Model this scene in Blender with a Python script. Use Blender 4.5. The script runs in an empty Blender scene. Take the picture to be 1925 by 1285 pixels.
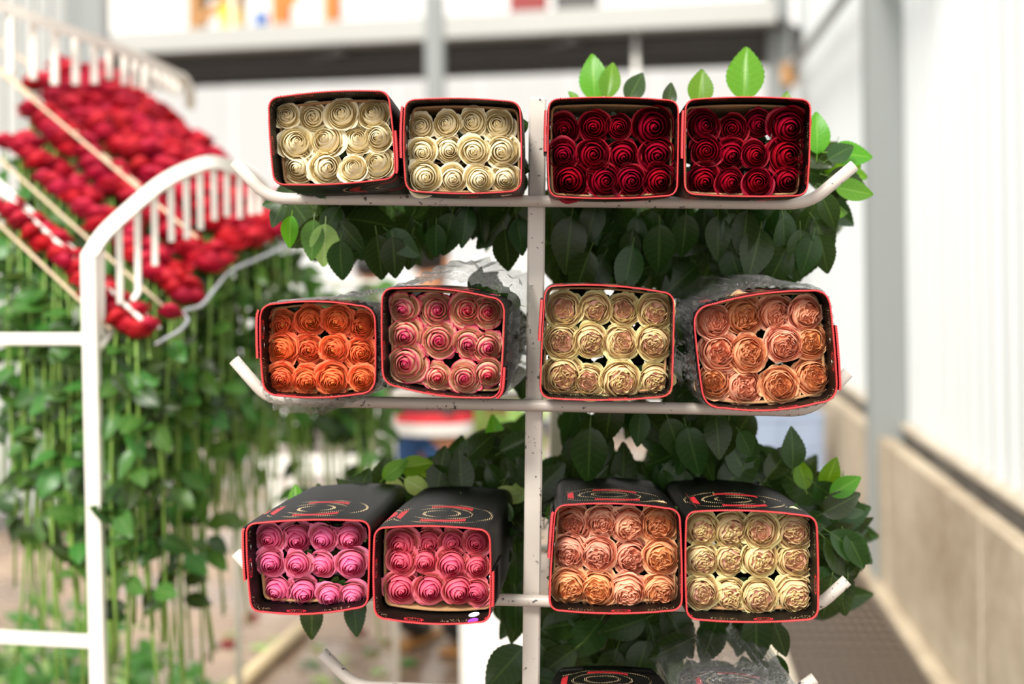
import bpy, math, random
import numpy as np
from mathutils import Matrix, Vector, Quaternion, Euler

# ------------------------------------------------------------------ camera, sky, sun, exposure
scene = bpy.context.scene
C = scene.collection
CAMZ, FPX, PX0, PY0, ROLL = 1.55, 2674.0, 962.5, 490.0, 0.013
cam_d = bpy.data.cameras.new('camera'); cam = bpy.data.objects.new('camera', cam_d); C.objects.link(cam)
cam_d.sensor_fit = 'HORIZONTAL'; cam_d.sensor_width = 36.0; cam_d.lens = 36.0 * FPX / 1925.0
cam_d.shift_y = -(642.5 - PY0) / 1925.0
CR = Vector((math.cos(ROLL), 0, -math.sin(ROLL))); CU = Vector((math.sin(ROLL), 0, math.cos(ROLL)))
cam.matrix_world = Matrix(((CR.x, CU.x, 0, 0), (0, 0, -1, 0), (CR.z, CU.z, 0, CAMZ), (0, 0, 0, 1)))
cam_d.dof.use_dof = True; cam_d.dof.focus_distance = 2.22; cam_d.dof.aperture_fstop = 1.7
cam_d.clip_start = 0.05; cam_d.clip_end = 200
scene.camera = cam

world = bpy.data.worlds.new('overcast_sky'); scene.world = world; world.use_nodes = True
bg = world.node_tree.nodes['Background']; bg.inputs[0].default_value = (1.0, 0.985, 0.955, 1); bg.inputs[1].default_value = 1.0
sun_d = bpy.data.lights.new('sun', 'SUN'); sun_d.energy = 2.4; sun_d.angle = math.radians(14); sun_d.color = (1.0, 0.96, 0.88)
sun = bpy.data.objects.new('sun', sun_d); C.objects.link(sun)
sun.rotation_euler = Vector((0.27, 0.70, -0.66)).to_track_quat('-Z', 'Y').to_euler()
vs = scene.view_settings; vs.view_transform = 'Standard'; vs.look = 'None'; vs.gamma = 1.0; vs.use_curve_mapping = False
vs.exposure = 0.93
scene.cycles.max_bounces = 7; scene.cycles.diffuse_bounces = 4; scene.cycles.glossy_bounces = 2; scene.cycles.transparent_max_bounces = 10

rnd = random.Random(7)
UZ = Vector((0, 0, 1))

def ray(px, py):
    return CR * ((px - PX0) / FPX) + CU * (-(py - PY0) / FPX) + Vector((0, 1, 0))
def at(px, py, Y):                       # the point of the place seen at this pixel, Y metres into the hall
    return Vector((0, 0, CAMZ)) + ray(px, py) * Y
def on_z(px, py, z):                     # the point of a level plane seen at this pixel
    d = ray(px, py); return Vector((0, 0, CAMZ)) + d * ((z - CAMZ) / d.z)

# ------------------------------------------------------------------ materials
def new_mat(name):
    m = bpy.data.materials.new(name); m.use_nodes = True; nt = m.node_tree
    b = nt.nodes['Principled BSDF']; return m, nt, b
def ND(nt, typ, **kw):
    n = nt.nodes.new(typ)
    for k, v in kw.items(): setattr(n, k, v)
    return n
def setv(n, **kw):
    for k, v in kw.items(): n.inputs[k.replace('_', ' ')].default_value = v
def L(nt, a, b): nt.links.new(a, b)
def math_n(nt, op, a, b=None, c=None):
    n = ND(nt, 'ShaderNodeMath', operation=op)
    for i, x in enumerate((a, b, c)):
        if x is None: continue
        if hasattr(x, 'is_linked') or hasattr(x, 'links'): L(nt, x, n.inputs[i])
        else: n.inputs[i].default_value = x
    return n.outputs[0]
def mixc(nt, fac, a, b):
    n = ND(nt, 'ShaderNodeMix', data_type='RGBA')
    for i, x in ((0, fac), (6, a), (7, b)):
        if hasattr(x, 'links'): L(nt, x, n.inputs[i])
        elif isinstance(x, (int, float)): n.inputs[i].default_value = x
        else: n.inputs[i].default_value = (*x[:3], 1)
    return n.outputs[2]
def ramp(nt, src, stops):
    n = ND(nt, 'ShaderNodeValToRGB'); L(nt, src, n.inputs[0]); e = n.color_ramp.elements
    while len(e) < len(stops): e.new(0.5)
    for i, (p, c) in enumerate(stops):
        e[i].position = p; e[i].color = (*c[:3], 1) if not isinstance(c, (int, float)) else (c, c, c, 1)
    return n.outputs[0]
def coords(nt, which='Object', scale=(1, 1, 1)):
    t = ND(nt, 'ShaderNodeTexCoord'); mp = ND(nt, 'ShaderNodeMapping'); mp.inputs['Scale'].default_value = scale
    L(nt, t.outputs[which], mp.inputs[0]); return mp.outputs[0]
def noise(nt, vec, scale, detail=4, rough=0.55):
    n = ND(nt, 'ShaderNodeTexNoise'); n.inputs['Scale'].default_value = scale
    n.inputs['Detail'].default_value = detail; n.inputs['Roughness'].default_value = rough
    if vec is not None: L(nt, vec, n.inputs['Vector'])
    return n.outputs['Fac']
def bump(nt, b, h, strength=0.3, dist=0.01):
    n = ND(nt, 'ShaderNodeBump'); n.inputs['Strength'].default_value = strength; n.inputs['Distance'].default_value = dist
    L(nt, h, n.inputs['Height']); L(nt, n.outputs[0], b.inputs['Normal'])
def srgb(h):
    h = h.lstrip('#'); v = [int(h[i:i+2], 16) / 255 for i in (0, 2, 4)]
    return tuple(x / 12.92 if x <= 0.04045 else ((x + 0.055) / 1.055) ** 2.4 for x in v)

M = {}
def plain(key, col, rough=0.5, metal=0.0, var=0.06, sc=30, bmp=0.0):
    m, nt, b = new_mat(key); v = coords(nt); f = noise(nt, v, sc)
    lo = tuple(c * (1 - var) for c in col); hi = tuple(min(1, c * (1 + var)) for c in col)
    L(nt, mixc(nt, f, lo, hi), b.inputs['Base Color']); setv(b, Roughness=rough, Metallic=metal)
    if bmp: bump(nt, b, f, bmp, 0.003)
    M[key] = m; return m

def paint_mat(key, base, chip, thr, scale, rust=False):
    m, nt, b = new_mat(key); v = coords(nt)
    n1 = noise(nt, v, scale, 5, 0.62); n2 = noise(nt, v, scale * 0.22, 2)
    f = math_n(nt, 'GREATER_THAN', math_n(nt, 'ADD', n1, math_n(nt, 'MULTIPLY', math_n(nt, 'SUBTRACT', n2, 0.5), 0.55)), thr)
    c0 = mixc(nt, n2, tuple(x * 0.93 for x in base), base)
    if rust:
        r = ramp(nt, noise(nt, v, 5, 4), [(0.66, 0.0), (0.8, 0.55)])
        c0 = mixc(nt, r, c0, srgb('#b98a58'))
    L(nt, mixc(nt, f, c0, chip), b.inputs['Base Color']); setv(b, Roughness=0.38)
    bump(nt, b, n1, 0.08, 0.002); M[key] = m
paint_mat('cart_paint', srgb('#c4bab0'), srgb('#4c4846'), 0.67, 130)
paint_mat('rack_paint', srgb('#eeeae0'), srgb('#8a7a66'), 0.76, 30, rust=True)
paint_mat('steel_paint', srgb('#868a89'), srgb('#6f6d68'), 0.78, 9)
plain('rail_brown', srgb('#c9b295'), 0.6)
plain('rubber', (0.02, 0.02, 0.02), 0.7)
plain('chrome', srgb('#b9bcc0'), 0.25, 0.9)
plain('cardboard', srgb('#a57d55'), 0.85, var=0.15, sc=120)
plain('cardboard_dark', srgb('#8a6443'), 0.85, var=0.15, sc=120)
plain('red_trim', srgb('#e2383c'), 0.55, var=0.12, sc=300)
plain('staple', srgb('#c9c9c9'), 0.3, 1.0)
plain('sticker_white', srgb('#e9e6ea'), 0.4)
plain('sticker_purple', srgb('#8d3fb4'), 0.4)
plain('stem', srgb('#6f8f3a'), 0.5, var=0.3, sc=12)
plain('stem_dark', srgb('#47642a'), 0.5, var=0.3, sc=12)

def concrete(key, base, dark, sc=2.0, wet=False):
    m, nt, b = new_mat(key); v = coords(nt); a = noise(nt, v, sc, 6, 0.6); c = noise(nt, v, sc * 9, 5, 0.65)
    k = math_n(nt, 'ADD', math_n(nt, 'MULTIPLY', a, 0.65), math_n(nt, 'MULTIPLY', c, 0.35))
    L(nt, ramp(nt, k, [(0.32, dark), (0.5, tuple((x + y) / 2 for x, y in zip(base, dark))), (0.66, base)]), b.inputs['Base Color'])
    if wet: L(nt, ramp(nt, noise(nt, v, 1.1, 3), [(0.44, 0.16), (0.6, 0.65)]), b.inputs['Roughness'])
    else: setv(b, Roughness=0.85)
    bump(nt, b, c, 0.25, 0.004); M[key] = m
concrete('wall_concrete', srgb('#c9bba4'), srgb('#8c7a62'), 1.6)
concrete('ledge_concrete', srgb('#cbc0ae'), srgb('#a59784'), 3)
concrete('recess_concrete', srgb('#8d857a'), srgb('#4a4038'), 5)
concrete('floor_slab', srgb('#a8927e'), srgb('#664f40'), 1.0, wet=True)
concrete('floor_base', srgb('#6d5a4b'), srgb('#4f4036'), 1.2, wet=True)

def sheet_mat(key, col, trans):
    m, nt, b = new_mat(key); v = coords(nt, scale=(1, 1, 0.12))
    f = noise(nt, v, 6, 4); cc = mixc(nt, f, tuple(x * 0.93 for x in col), col)
    L(nt, cc, b.inputs['Base Color']); setv(b, Roughness=0.45)
    tr = ND(nt, 'ShaderNodeBsdfTranslucent'); L(nt, cc, tr.inputs[0])
    mx = ND(nt, 'ShaderNodeMixShader'); mx.inputs[0].default_value = trans
    L(nt, b.outputs[0], mx.inputs[1]); L(nt, tr.outputs[0], mx.inputs[2])
    L(nt, mx.outputs[0], nt.nodes['Material Output'].inputs[0]); M[key] = m
sheet_mat('sheet', srgb('#d4d8d8'), 0.35)
sheet_mat('white_sheet', srgb('#fafaf8'), 0.72)
plain('white_panel', srgb('#efece6'), 0.5)
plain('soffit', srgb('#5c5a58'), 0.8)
plain('purlin', srgb('#45423f'), 0.7)
plain('beam', srgb('#a9a9a5'), 0.6)
plain('crate', srgb('#8f9cb2'), 0.5)
plain('orange_wood', srgb('#d97b34'), 0.5, var=0.15)
plain('brown_wood', srgb('#b98a58'), 0.6, var=0.15)
plain('pale_wood', srgb('#d9c39c'), 0.6, var=0.12)
plain('yellow', srgb('#e6c92e'), 0.5); plain('blue', srgb('#3f6fb8'), 0.5); plain('maroon', srgb('#8c3434'), 0.5)
plain('grate_steel', srgb('#756658'), 0.45, 0.5, var=0.3, sc=8)
plain('drain_dark', srgb('#2a231e'), 0.6)
plain('skin', srgb('#b77d5c'), 0.5); plain('hair', (0.012, 0.010, 0.009), 0.45)
plain('denim', srgb('#2b4f80'), 0.85, var=0.2, sc=60); plain('dark_cloth', srgb('#2b2a2d'), 0.9)
plain('shirt_grey', srgb('#a5a4a3'), 0.9); plain('band_red', srgb('#d8323e'), 0.8); plain('shirt_white', srgb('#e4e0dc'), 0.85)
plain('boot', srgb('#2c2f33'), 0.4); plain('sole', srgb('#a06c2e'), 0.6)

def leaf_mat(key, top, under, vein, trans, gloss=0.32):
    m, nt, b = new_mat(key); nt.nodes.remove(b)
    uv = ND(nt, 'ShaderNodeUVMap'); sp = ND(nt, 'ShaderNodeSeparateXYZ'); L(nt, uv.outputs[0], sp.inputs[0])
    u, v = sp.outputs[0], sp.outputs[1]
    au = math_n(nt, 'ABSOLUTE', u)
    fr = math_n(nt, 'FRACT', math_n(nt, 'SUBTRACT', math_n(nt, 'MULTIPLY', v, 8.0), math_n(nt, 'MULTIPLY', au, 2.4)))
    side = math_n(nt, 'LESS_THAN', math_n(nt, 'ABSOLUTE', math_n(nt, 'SUBTRACT', fr, 0.5)), 0.055)
    mid = math_n(nt, 'LESS_THAN', au, 0.035)
    vn = math_n(nt, 'MAXIMUM', math_n(nt, 'MULTIPLY', side, 0.35), mid)
    oi = ND(nt, 'ShaderNodeObjectInfo')
    geo = ND(nt, 'ShaderNodeNewGeometry')
    nz = noise(nt, coords(nt), 25, 3)
    hs = ND(nt, 'ShaderNodeHueSaturation'); L(nt, mixc(nt, geo.outputs['Backfacing'], top, under), hs.inputs['Color'])
    L(nt, math_n(nt, 'ADD', 0.475, math_n(nt, 'MULTIPLY', oi.outputs['Random'], 0.05)), hs.inputs['Hue'])
    L(nt, math_n(nt, 'ADD', 0.65, math_n(nt, 'ADD', math_n(nt, 'MULTIPLY', oi.outputs['Random'], 0.45), math_n(nt, 'MULTIPLY', nz, 0.35))), hs.inputs['Value'])
    col = mixc(nt, math_n(nt, 'MULTIPLY', vn, 0.30), hs.outputs[0], vein)
    b = ND(nt, 'ShaderNodeBsdfPrincipled'); L(nt, col, b.inputs['Base Color'])
    L(nt, math_n(nt, 'ADD', gloss, math_n(nt, 'MULTIPLY', geo.outputs['Backfacing'], 0.35)), b.inputs['Roughness'])
    bp = ND(nt, 'ShaderNodeBump'); setv(bp, Strength=0.2, Distance=0.002)
    b.inputs['Specular IOR Level'].default_value = 0.3; L(nt, math_n(nt, 'SUBTRACT', nz, vn), bp.inputs['Height']); L(nt, bp.outputs[0], b.inputs['Normal'])
    tr = ND(nt, 'ShaderNodeBsdfTranslucent')
    h2 = ND(nt, 'ShaderNodeHueSaturation'); setv(h2, Hue=0.468, Saturation=1.05, Value=2.2); L(nt, col, h2.inputs['Color']); L(nt, h2.outputs[0], tr.inputs[0])
    mx = ND(nt, 'ShaderNodeMixShader'); mx.inputs[0].default_value = trans
    L(nt, b.outputs[0], mx.inputs[1]); L(nt, tr.outputs[0], mx.inputs[2])
    L(nt, mx.outputs[0], nt.nodes['Material Output'].inputs[0]); M[key] = m
leaf_mat('leaf', srgb('#263c16'), srgb('#64803f'), srgb('#5f7c3c'), 0.22, 0.27)
leaf_mat('leaf_young', srgb('#4a801c'), srgb('#86a844'), srgb('#8fb654'), 0.36)
leaf_mat('leaf_far', srgb('#3f6a2c'), srgb('#93aa74'), srgb('#86a562'), 0.28, 0.3)
leaf_mat('leaf_pale', srgb('#8fa85f'), srgb('#aebf86'), srgb('#d6e0b5'), 0.3, 0.5)

def petal_mat(key, inner, mid, rim, outer, rim_w=0.18, trans=0.28, rough=0.5, jit=0.08, sheen=0.0):
    """inner / mid / outer follow the petal's order from the heart outwards; rim tints its free edge (the pigment of the variety)."""
    m, nt, b = new_mat(key)
    at_t = ND(nt, 'ShaderNodeAttribute', attribute_name='t'); at_v = ND(nt, 'ShaderNodeAttribute', attribute_name='v')
    t = at_t.outputs['Fac']; v = at_v.outputs['Fac']
    base = ramp(nt, t, [(0.0, inner), (0.38, mid), (1.0, outer)])
    nz = noise(nt, coords(nt), 6, 3)
    e = math_n(nt, 'ADD', v, math_n(nt, 'MULTIPLY', math_n(nt, 'SUBTRACT', nz, 0.5), 0.25))
    rf = ramp(nt, e, [(max(0.0, 1 - rim_w * 2), 0.0), (1.0 - rim_w * 0.15, 1.0)])
    col = mixc(nt, rf, base, rim)
    oi = ND(nt, 'ShaderNodeObjectInfo'); hs = ND(nt, 'ShaderNodeHueSaturation'); L(nt, col, hs.inputs['Color'])
    L(nt, math_n(nt, 'ADD', 0.5 - jit * 0.12, math_n(nt, 'MULTIPLY', oi.outputs['Random'], jit * 0.24)), hs.inputs['Hue'])
    L(nt, math_n(nt, 'ADD', 1.0 - jit, math_n(nt, 'MULTIPLY', oi.outputs['Random'], 2 * jit)), hs.inputs['Value'])
    L(nt, hs.outputs[0], b.inputs['Base Color']); setv(b, Roughness=rough)
    b.inputs['Specular IOR Level'].default_value = 0.25
    vein = noise(nt, coords(nt, scale=(1, 1, 0.3)), 26, 3); bump(nt, b, vein, 0.18, 0.05)
    tr = ND(nt, 'ShaderNodeBsdfTranslucent'); L(nt, hs.outputs[0], tr.inputs[0])
    mx = ND(nt, 'ShaderNodeMixShader'); mx.inputs[0].default_value = trans
    L(nt, b.outputs[0], mx.inputs[1]); L(nt, tr.outputs[0], mx.inputs[2])
    L(nt, mx.outputs[0], nt.nodes['Material Output'].inputs[0]); M[key] = m
S = srgb
petal_mat('petal_cream', S('#f2d887'), S('#f5e4ae'), S('#fcf3d6'), S('#f3e2ae'), jit=0.03, trans=0.2)
petal_mat('petal_red', S('#560214'), S('#70041a'), S('#9a0a24'), S('#600316'), rough=0.36, trans=0.1, jit=0.03)
petal_mat('petal_crimson', S('#8e0a1e'), S('#ad1028'), S('#c41e38'), S('#a01228'), rough=0.5, trans=0.25, jit=0.05)
petal_mat('petal_orange', S('#ffc85a'), S('#ffbe70'), S('#f97e54'), S('#fd9a66'), rim_w=0.26, jit=0.05)
petal_mat('petal_bicolor', S('#e04872'), S('#f3d4a8'), S('#cf2a5a'), S('#eec0a2'), rim_w=0.13, trans=0.2)
petal_mat('petal_lemon', S('#f5bcaa'), S('#f8cdb8'), S('#f1e7ae'), S('#eee0a4'), rim_w=0.15, jit=0.04)
petal_mat('petal_peach', S('#f2986c'), S('#f5aa88'), S('#fac6a8'), S('#f2a286'), jit=0.06)
petal_mat('petal_apricot', S('#f2a45e'), S('#f5b078'), S('#f8c292'), S('#f2aa80'), jit=0.06)
petal_mat('petal_magenta', S('#dc106c'), S('#ec448e'), S('#f584ae'), S('#f5adb8'), jit=0.04)
petal_mat('petal_coral', S('#da0e56'), S('#e94078'), S('#f0788e'), S('#f09a90'), jit=0.04)
plain('petal_dry', srgb('#c2a45a'), 0.7, var=0.3, sc=40)

def wrap_mat():
    """black corrugated board, printed with red rings, gold dotted lettering bands and scrolls (uv is in metres along the board)"""
    m, nt, b = new_mat('black_board')
    uv = ND(nt, 'ShaderNodeUVMap'); sp = ND(nt, 'ShaderNodeSeparateXYZ'); L(nt, uv.outputs[0], sp.inputs[0]); u, v = sp.outputs[0], sp.outputs[1]
    side = ND(nt, 'ShaderNodeAttribute', attribute_name='inside').outputs['Fac']
    vor = ND(nt, 'ShaderNodeTexVoronoi'); vor.inputs['Scale'].default_value = 420; L(nt, uv.outputs[0], vor.inputs['Vector'])
    dots = math_n(nt, 'LESS_THAN', vor.outputs['Distance'], 0.33)
    nz = math_n(nt, 'GREATER_THAN', noise(nt, uv.outputs[0], 190, 2), 0.47)
    dots = math_n(nt, 'MULTIPLY', dots, nz)
    def cell(x, per, off): return math_n(nt, 'SUBTRACT', math_n(nt, 'MODULO', math_n(nt, 'ADD', x, off), per), per / 2)
    def ell(du, dv, a, bb):
        return math_n(nt, 'SQRT', math_n(nt, 'ADD', math_n(nt, 'POWER', math_n(nt, 'ABSOLUTE', math_n(nt, 'DIVIDE', du, a)), 2.0), math_n(nt, 'POWER', math_n(nt, 'ABSOLUTE', math_n(nt, 'DIVIDE', dv, bb)), 2.0)))
    def band(x, lo, hi): return math_n(nt, 'MULTIPLY', math_n(nt, 'GREATER_THAN', x, lo), math_n(nt, 'LESS_THAN', x, hi))
    # small emblem inside the mouth
    du = cell(u, 0.125, 0.03); e = ell(du, math_n(nt, 'SUBTRACT', v, 0.0145), 0.0155, 0.0078)
    red_i = band(e, 0.74, 1.0)
    gold_i = math_n(nt, 'MULTIPLY', math_n(nt, 'LESS_THAN', e, 0.62), dots)
    tx = cell(u, 0.125, 0.0925)
    txt = math_n(nt, 'MULTIPLY', math_n(nt, 'MULTIPLY', math_n(nt, 'LESS_THAN', math_n(nt, 'ABSOLUTE', tx), 0.021), band(v, 0.009, 0.021)), dots)
    gold_i = math_n(nt, 'MAXIMUM', gold_i, txt)
    # large rings and dotted scrolls on the outside
    du2 = cell(u, 0.235, 0.05); e2 = ell(du2, math_n(nt, 'SUBTRACT', v, 0.088), 0.072, 0.058)
    red_o = math_n(nt, 'MULTIPLY', band(e2, 0.80, 1.0), math_n(nt, 'LESS_THAN', math_n(nt, 'SINE', math_n(nt, 'MULTIPLY', u, 61.0)), 0.55))
    d2 = math_n(nt, 'GREATER_THAN', math_n(nt, 'SINE', math_n(nt, 'MULTIPLY', u, 2327.0)), 0.2)
    gold_o = math_n(nt, 'MULTIPLY', math_n(nt, 'MAXIMUM', band(e2, 0.66, 0.71), math_n(nt, 'MAXIMUM', band(e2, 0.36, 0.43), band(e2, 1.10, 1.15))), d2)
    red = mixc(nt, side, (0, 0, 0), (1, 1, 1))
    r = math_n(nt, 'ADD', math_n(nt, 'MULTIPLY', red_i, side), math_n(nt, 'MULTIPLY', red_o, math_n(nt, 'SUBTRACT', 1.0, side)))
    g = math_n(nt, 'ADD', math_n(nt, 'MULTIPLY', gold_i, side), math_n(nt, 'MULTIPLY', gold_o, math_n(nt, 'SUBTRACT', 1.0, side)))
    c = mixc(nt, r, srgb('#0f0d0c'), srgb('#c8313a')); c = mixc(nt, g, c, srgb('#cdb58c'))
    L(nt, c, b.inputs['Base Color']); setv(b, Roughness=0.42); b.inputs['Specular IOR Level'].default_value = 0.22; M['black_board'] = m
wrap_mat()

def film_mat():
    m, nt, b = new_mat('clear_film'); nt.nodes.remove(b)
    v = coords(nt, 'Generated'); n = noise(nt, v, 9, 5, 0.6)
    bp = ND(nt, 'ShaderNodeBump'); setv(bp, Strength=0.9, Distance=0.03); L(nt, n, bp.inputs['Height'])
    gl = ND(nt, 'ShaderNodeBsdfGlossy'); gl.inputs['Roughness'].default_value = 0.12; L(nt, bp.outputs[0], gl.inputs['Normal'])
    tp = ND(nt, 'ShaderNodeBsdfTransparent'); tp.inputs[0].default_value = (0.93, 0.95, 0.94, 1)
    lw = ND(nt, 'ShaderNodeLayerWeight'); lw.inputs[0].default_value = 0.35; L(nt, bp.outputs[0], lw.inputs['Normal'])
    mx = ND(nt, 'ShaderNodeMixShader'); L(nt, ramp(nt, lw.outputs['Facing'], [(0.0, 0.10), (0.6, 0.25), (1.0, 0.6)]), mx.inputs[0])
    hz_ = ND(nt, 'ShaderNodeBsdfTranslucent'); df = ND(nt, 'ShaderNodeBsdfDiffuse'); m0 = ND(nt, 'ShaderNodeMixShader'); m0.inputs[0].default_value = .5; L(nt, hz_.outputs[0], m0.inputs[1]); L(nt, df.outputs[0], m0.inputs[2])
    m1 = ND(nt, 'ShaderNodeMixShader'); m1.inputs[0].default_value = 0.13; L(nt, tp.outputs[0], m1.inputs[1]); L(nt, m0.outputs[0], m1.inputs[2])
    L(nt, m1.outputs[0], mx.inputs[1]); L(nt, gl.outputs[0], mx.inputs[2]); L(nt, mx.outputs[0], nt.nodes['Material Output'].inputs[0]); M['clear_film'] = m
film_mat()

# ------------------------------------------------------------------ mesh helpers
def make_mesh(name, verts, faces, mat=None, smooth=True, uvs=None, attrs=None):
    me = bpy.data.meshes.new(name)
    me.from_pydata([tuple(v) for v in verts], [], [tuple(f) for f in faces])
    if smooth: me.polygons.foreach_set('use_smooth', [True] * len(me.polygons))
    if uvs is not None:
        lay = me.uv_layers.new(name='UVMap'); li = np.zeros(len(me.loops), dtype=np.int32); me.loops.foreach_get('vertex_index', li)
        lay.data.foreach_set('uv', np.asarray(uvs, dtype=np.float32)[li].ravel())
    for k, a in (attrs or {}).items():
        at_ = me.attributes.new(k, 'FLOAT', 'POINT'); at_.data.foreach_set('value', np.asarray(a, dtype=np.float32))
    if mat: me.materials.append(M[mat] if isinstance(mat, str) else mat)
    me.update(); return me
def ob(name, me, parent=None, mw=None):
    o = bpy.data.objects.new(name, me); C.objects.link(o)
    if parent is not None:
        o.parent = parent
        pm = parent_world(parent); o.matrix_parent_inverse = Matrix.Identity(4)
        o.matrix_basis = (pm.inverted() @ mw) if mw is not None else pm.inverted()
    elif mw is not None: o.matrix_basis = mw
    return o
def parent_world(o):
    m = o.matrix_basis.copy()
    while o.parent is not None:
        o = o.parent; m = o.matrix_basis @ m
    return m
def root(name, loc, label, cat, group=None, rot=None, scale=1.0):
    o = bpy.data.objects.new(name, None); C.objects.link(o); o.empty_display_size = 0.05
    o.matrix_basis = Matrix.LocRotScale(Vector(loc), rot or Quaternion(), Vector((scale,) * 3))
    return tag(o, label, cat, group)
def tag(o, label=None, cat=None, group=None, kind=None):
    if label: o['label'] = label
    if cat: o['category'] = cat
    if group: o['group'] = group
    if kind: o['kind'] = kind
    return o
class MB:
    def __init__(s): s.v = []; s.f = []
    def add(s, V, F):
        n = len(s.v); s.v += [Vector(v) for v in V]; s.f += [tuple(i + n for i in f) for f in F]; return s
    def box(s, c, size, R=None, bev=0.0):
        c = Vector(c); hx, hy, hz = [x / 2 for x in size]; R = R or Matrix.Identity(3)
        if bev <= 0:
            V = [(x, y, z) for x in (-hx, hx) for y in (-hy, hy) for z in (-hz, hz)]
            F = [(0, 1, 3, 2), (4, 6, 7, 5), (0, 4, 5, 1), (2, 3, 7, 6), (0, 2, 6, 4), (1, 5, 7, 3)]
        else:
            b = min(bev, hx * .9, hy * .9, hz * .9); V = []; F = []
            for z, i in ((-hz, b), (-hz + b, 0), (hz - b, 0), (hz, b)):
                x, y = hx - i, hy - i
                if i == 0: ring = [(-x, -y + b), (-x + b, -y), (x - b, -y), (x, -y + b), (x, y - b), (x - b, y), (-x + b, y), (-x, y - b)]
                else: ring = [(-x, -y + b * .3), (-x + b * .3, -y), (x - b * .3, -y), (x, -y + b * .3), (x, y - b * .3), (x - b * .3, y), (-x + b * .3, y), (-x, y - b * .3)]
                V += [(p, q, z) for p, q in ring]
            for k in range(3):
                for j in range(8): F.append((k * 8 + j, k * 8 + (j + 1) % 8, k * 8 + 8 + (j + 1) % 8, k * 8 + 8 + j))
            F.append(tuple(range(7, -1, -1))); F.append(tuple(range(24, 32)))
        return s.add([c + R @ Vector(v) for v in V], F)
    def tube(s, pts, r, n=10, cap=True):
        pts = [Vector(p) for p in pts]; rs = r if isinstance(r, (list, tuple)) else [r] * len(pts)
        V = []; F = []; up = None
        for i, p in enumerate(pts):
            d = (pts[min(i + 1, len(pts) - 1)] - pts[max(i - 1, 0)]).normalized()
            if up is None: up = Vector((0, 0, 1)) if abs(d.z) < 0.9 else Vector((0, 1, 0))
            a = d.cross(up).normalized(); bb = a.cross(d).normalized(); up = bb
            for k in range(n):
                t = 2 * math.pi * k / n; V.append(p + (a * math.cos(t) + bb * math.sin(t)) * rs[i])
        for i in range(len(pts) - 1):
            for k in range(n): F.append((i * n + k, i * n + (k + 1) % n, (i + 1) * n + (k + 1) % n, (i + 1) * n + k))
        if cap: F.append(tuple(range(n - 1, -1, -1))); F.append(tuple(range((len(pts) - 1) * n, len(pts) * n)))
        return s.add(V, F)
    def bar(s, a, b, w, h, up=UZ, bev=0.0):
        a, b = Vector(a), Vector(b); d = (b - a); l = d.length; d.normalize()
        x = d.cross(up).normalized() if abs(d.dot(up)) < .999 else Vector((1, 0, 0)); y = x.cross(d).normalized()
        R = Matrix((x, d, y)).transposed()
        return s.box((a + b) / 2, (w, l, h), R, bev)
    def mesh(s, name, mat, smooth=False): return make_mesh(name, s.v, s.f, mat, smooth)
    def build(s, name, mat, parent=None, smooth=False): return ob(name, s.mesh(name, mat, smooth), parent)
def struct(o): o['kind'] = 'structure'; return o
def bez(P, n):
    P = [Vector(p) for p in P]; out = []
    for i in range(n):
        t = i / (n - 1); Q = P[:]
        while len(Q) > 1: Q = [a.lerp(b, t) for a, b in zip(Q, Q[1:])]
        out.append(Q[0])
    return out
def smooth_path(pts, per=6):              # Catmull-Rom through the points
    P = [Vector(p) for p in pts]; P = [2 * P[0] - P[1]] + P + [2 * P[-1] - P[-2]]; out = []
    for i in range(1, len(P) - 2):
        for k in range(per):
            t = k / per; a, b, c, d = P[i - 1], P[i], P[i + 1], P[i + 2]
            out.append(0.5 * (2 * b + (c - a) * t + (2 * a - 5 * b + 4 * c - d) * t * t + (3 * b - a - 3 * c + d) * t ** 3))
    out.append(P[-2]); return out
# ------------------------------------------------------------------ plant builders
def petal_surface(th, W, rb, zb, rr, rz, bulge, b2, curl, edge, spiral, tip, ruf, rf, ph, nu, nv, t, wave=0.0):
    """one petal as a curved patch round the flower's axis (+z); u runs across it, v from its base to its free edge"""
    U, Vv = np.meshgrid(np.linspace(-1, 1, nu), np.linspace(0, 1, nv)); U = U.ravel(); V0 = Vv.ravel()
    ve = V0 * (1 - edge * np.abs(U) ** 2.4)
    H = rz - zb
    P = [(rb, zb), (bulge, zb + 0.30 * H), (b2, zb + 0.80 * H), (rr, rz)]
    a = 1 - ve
    r = a**3 * P[0][0] + 3 * a * a * ve * P[1][0] + 3 * a * ve * ve * P[2][0] + ve**3 * P[3][0]
    z = a**3 * P[0][1] + 3 * a * a * ve * P[1][1] + 3 * a * ve * ve * P[2][1] + ve**3 * P[3][1]
    s = np.clip((ve - 0.72) / 0.28, 0, 1)
    cu = curl * (1 - 0.25 * np.cos(U * 2.2))
    r = r + cu * (s - 0.35 * s * s); z = z - cu * 1.25 * s * s
    r = r + tip * np.exp(-(U / 0.28) ** 2) * V0 ** 4
    k = V0 ** 3
    r = r + ruf * k * np.sin(rf * U + ph); z = z + ruf * 0.9 * k * np.cos(rf * 1.27 * U + ph * 1.7)
    ang = th + W * U * (0.42 + 0.58 * np.sin(np.minimum(1, ve * 1.35) * math.pi / 2))
    r = r + spiral * U * ve
    if wave:
        r = r * (1 + wave * np.sin(3 * ang + ph) * np.minimum(1, V0 * 2))
    X = np.stack([r * np.cos(ang), r * np.sin(ang), z], 1)
    F = [(j * nu + i, j * nu + i + 1, (j + 1) * nu + i + 1, (j + 1) * nu + i) for j in range(nv - 1) for i in range(nu - 1)]
    return X, F, np.full(len(X), t), np.maximum(V0, np.abs(U) ** 3 * V0)

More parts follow.
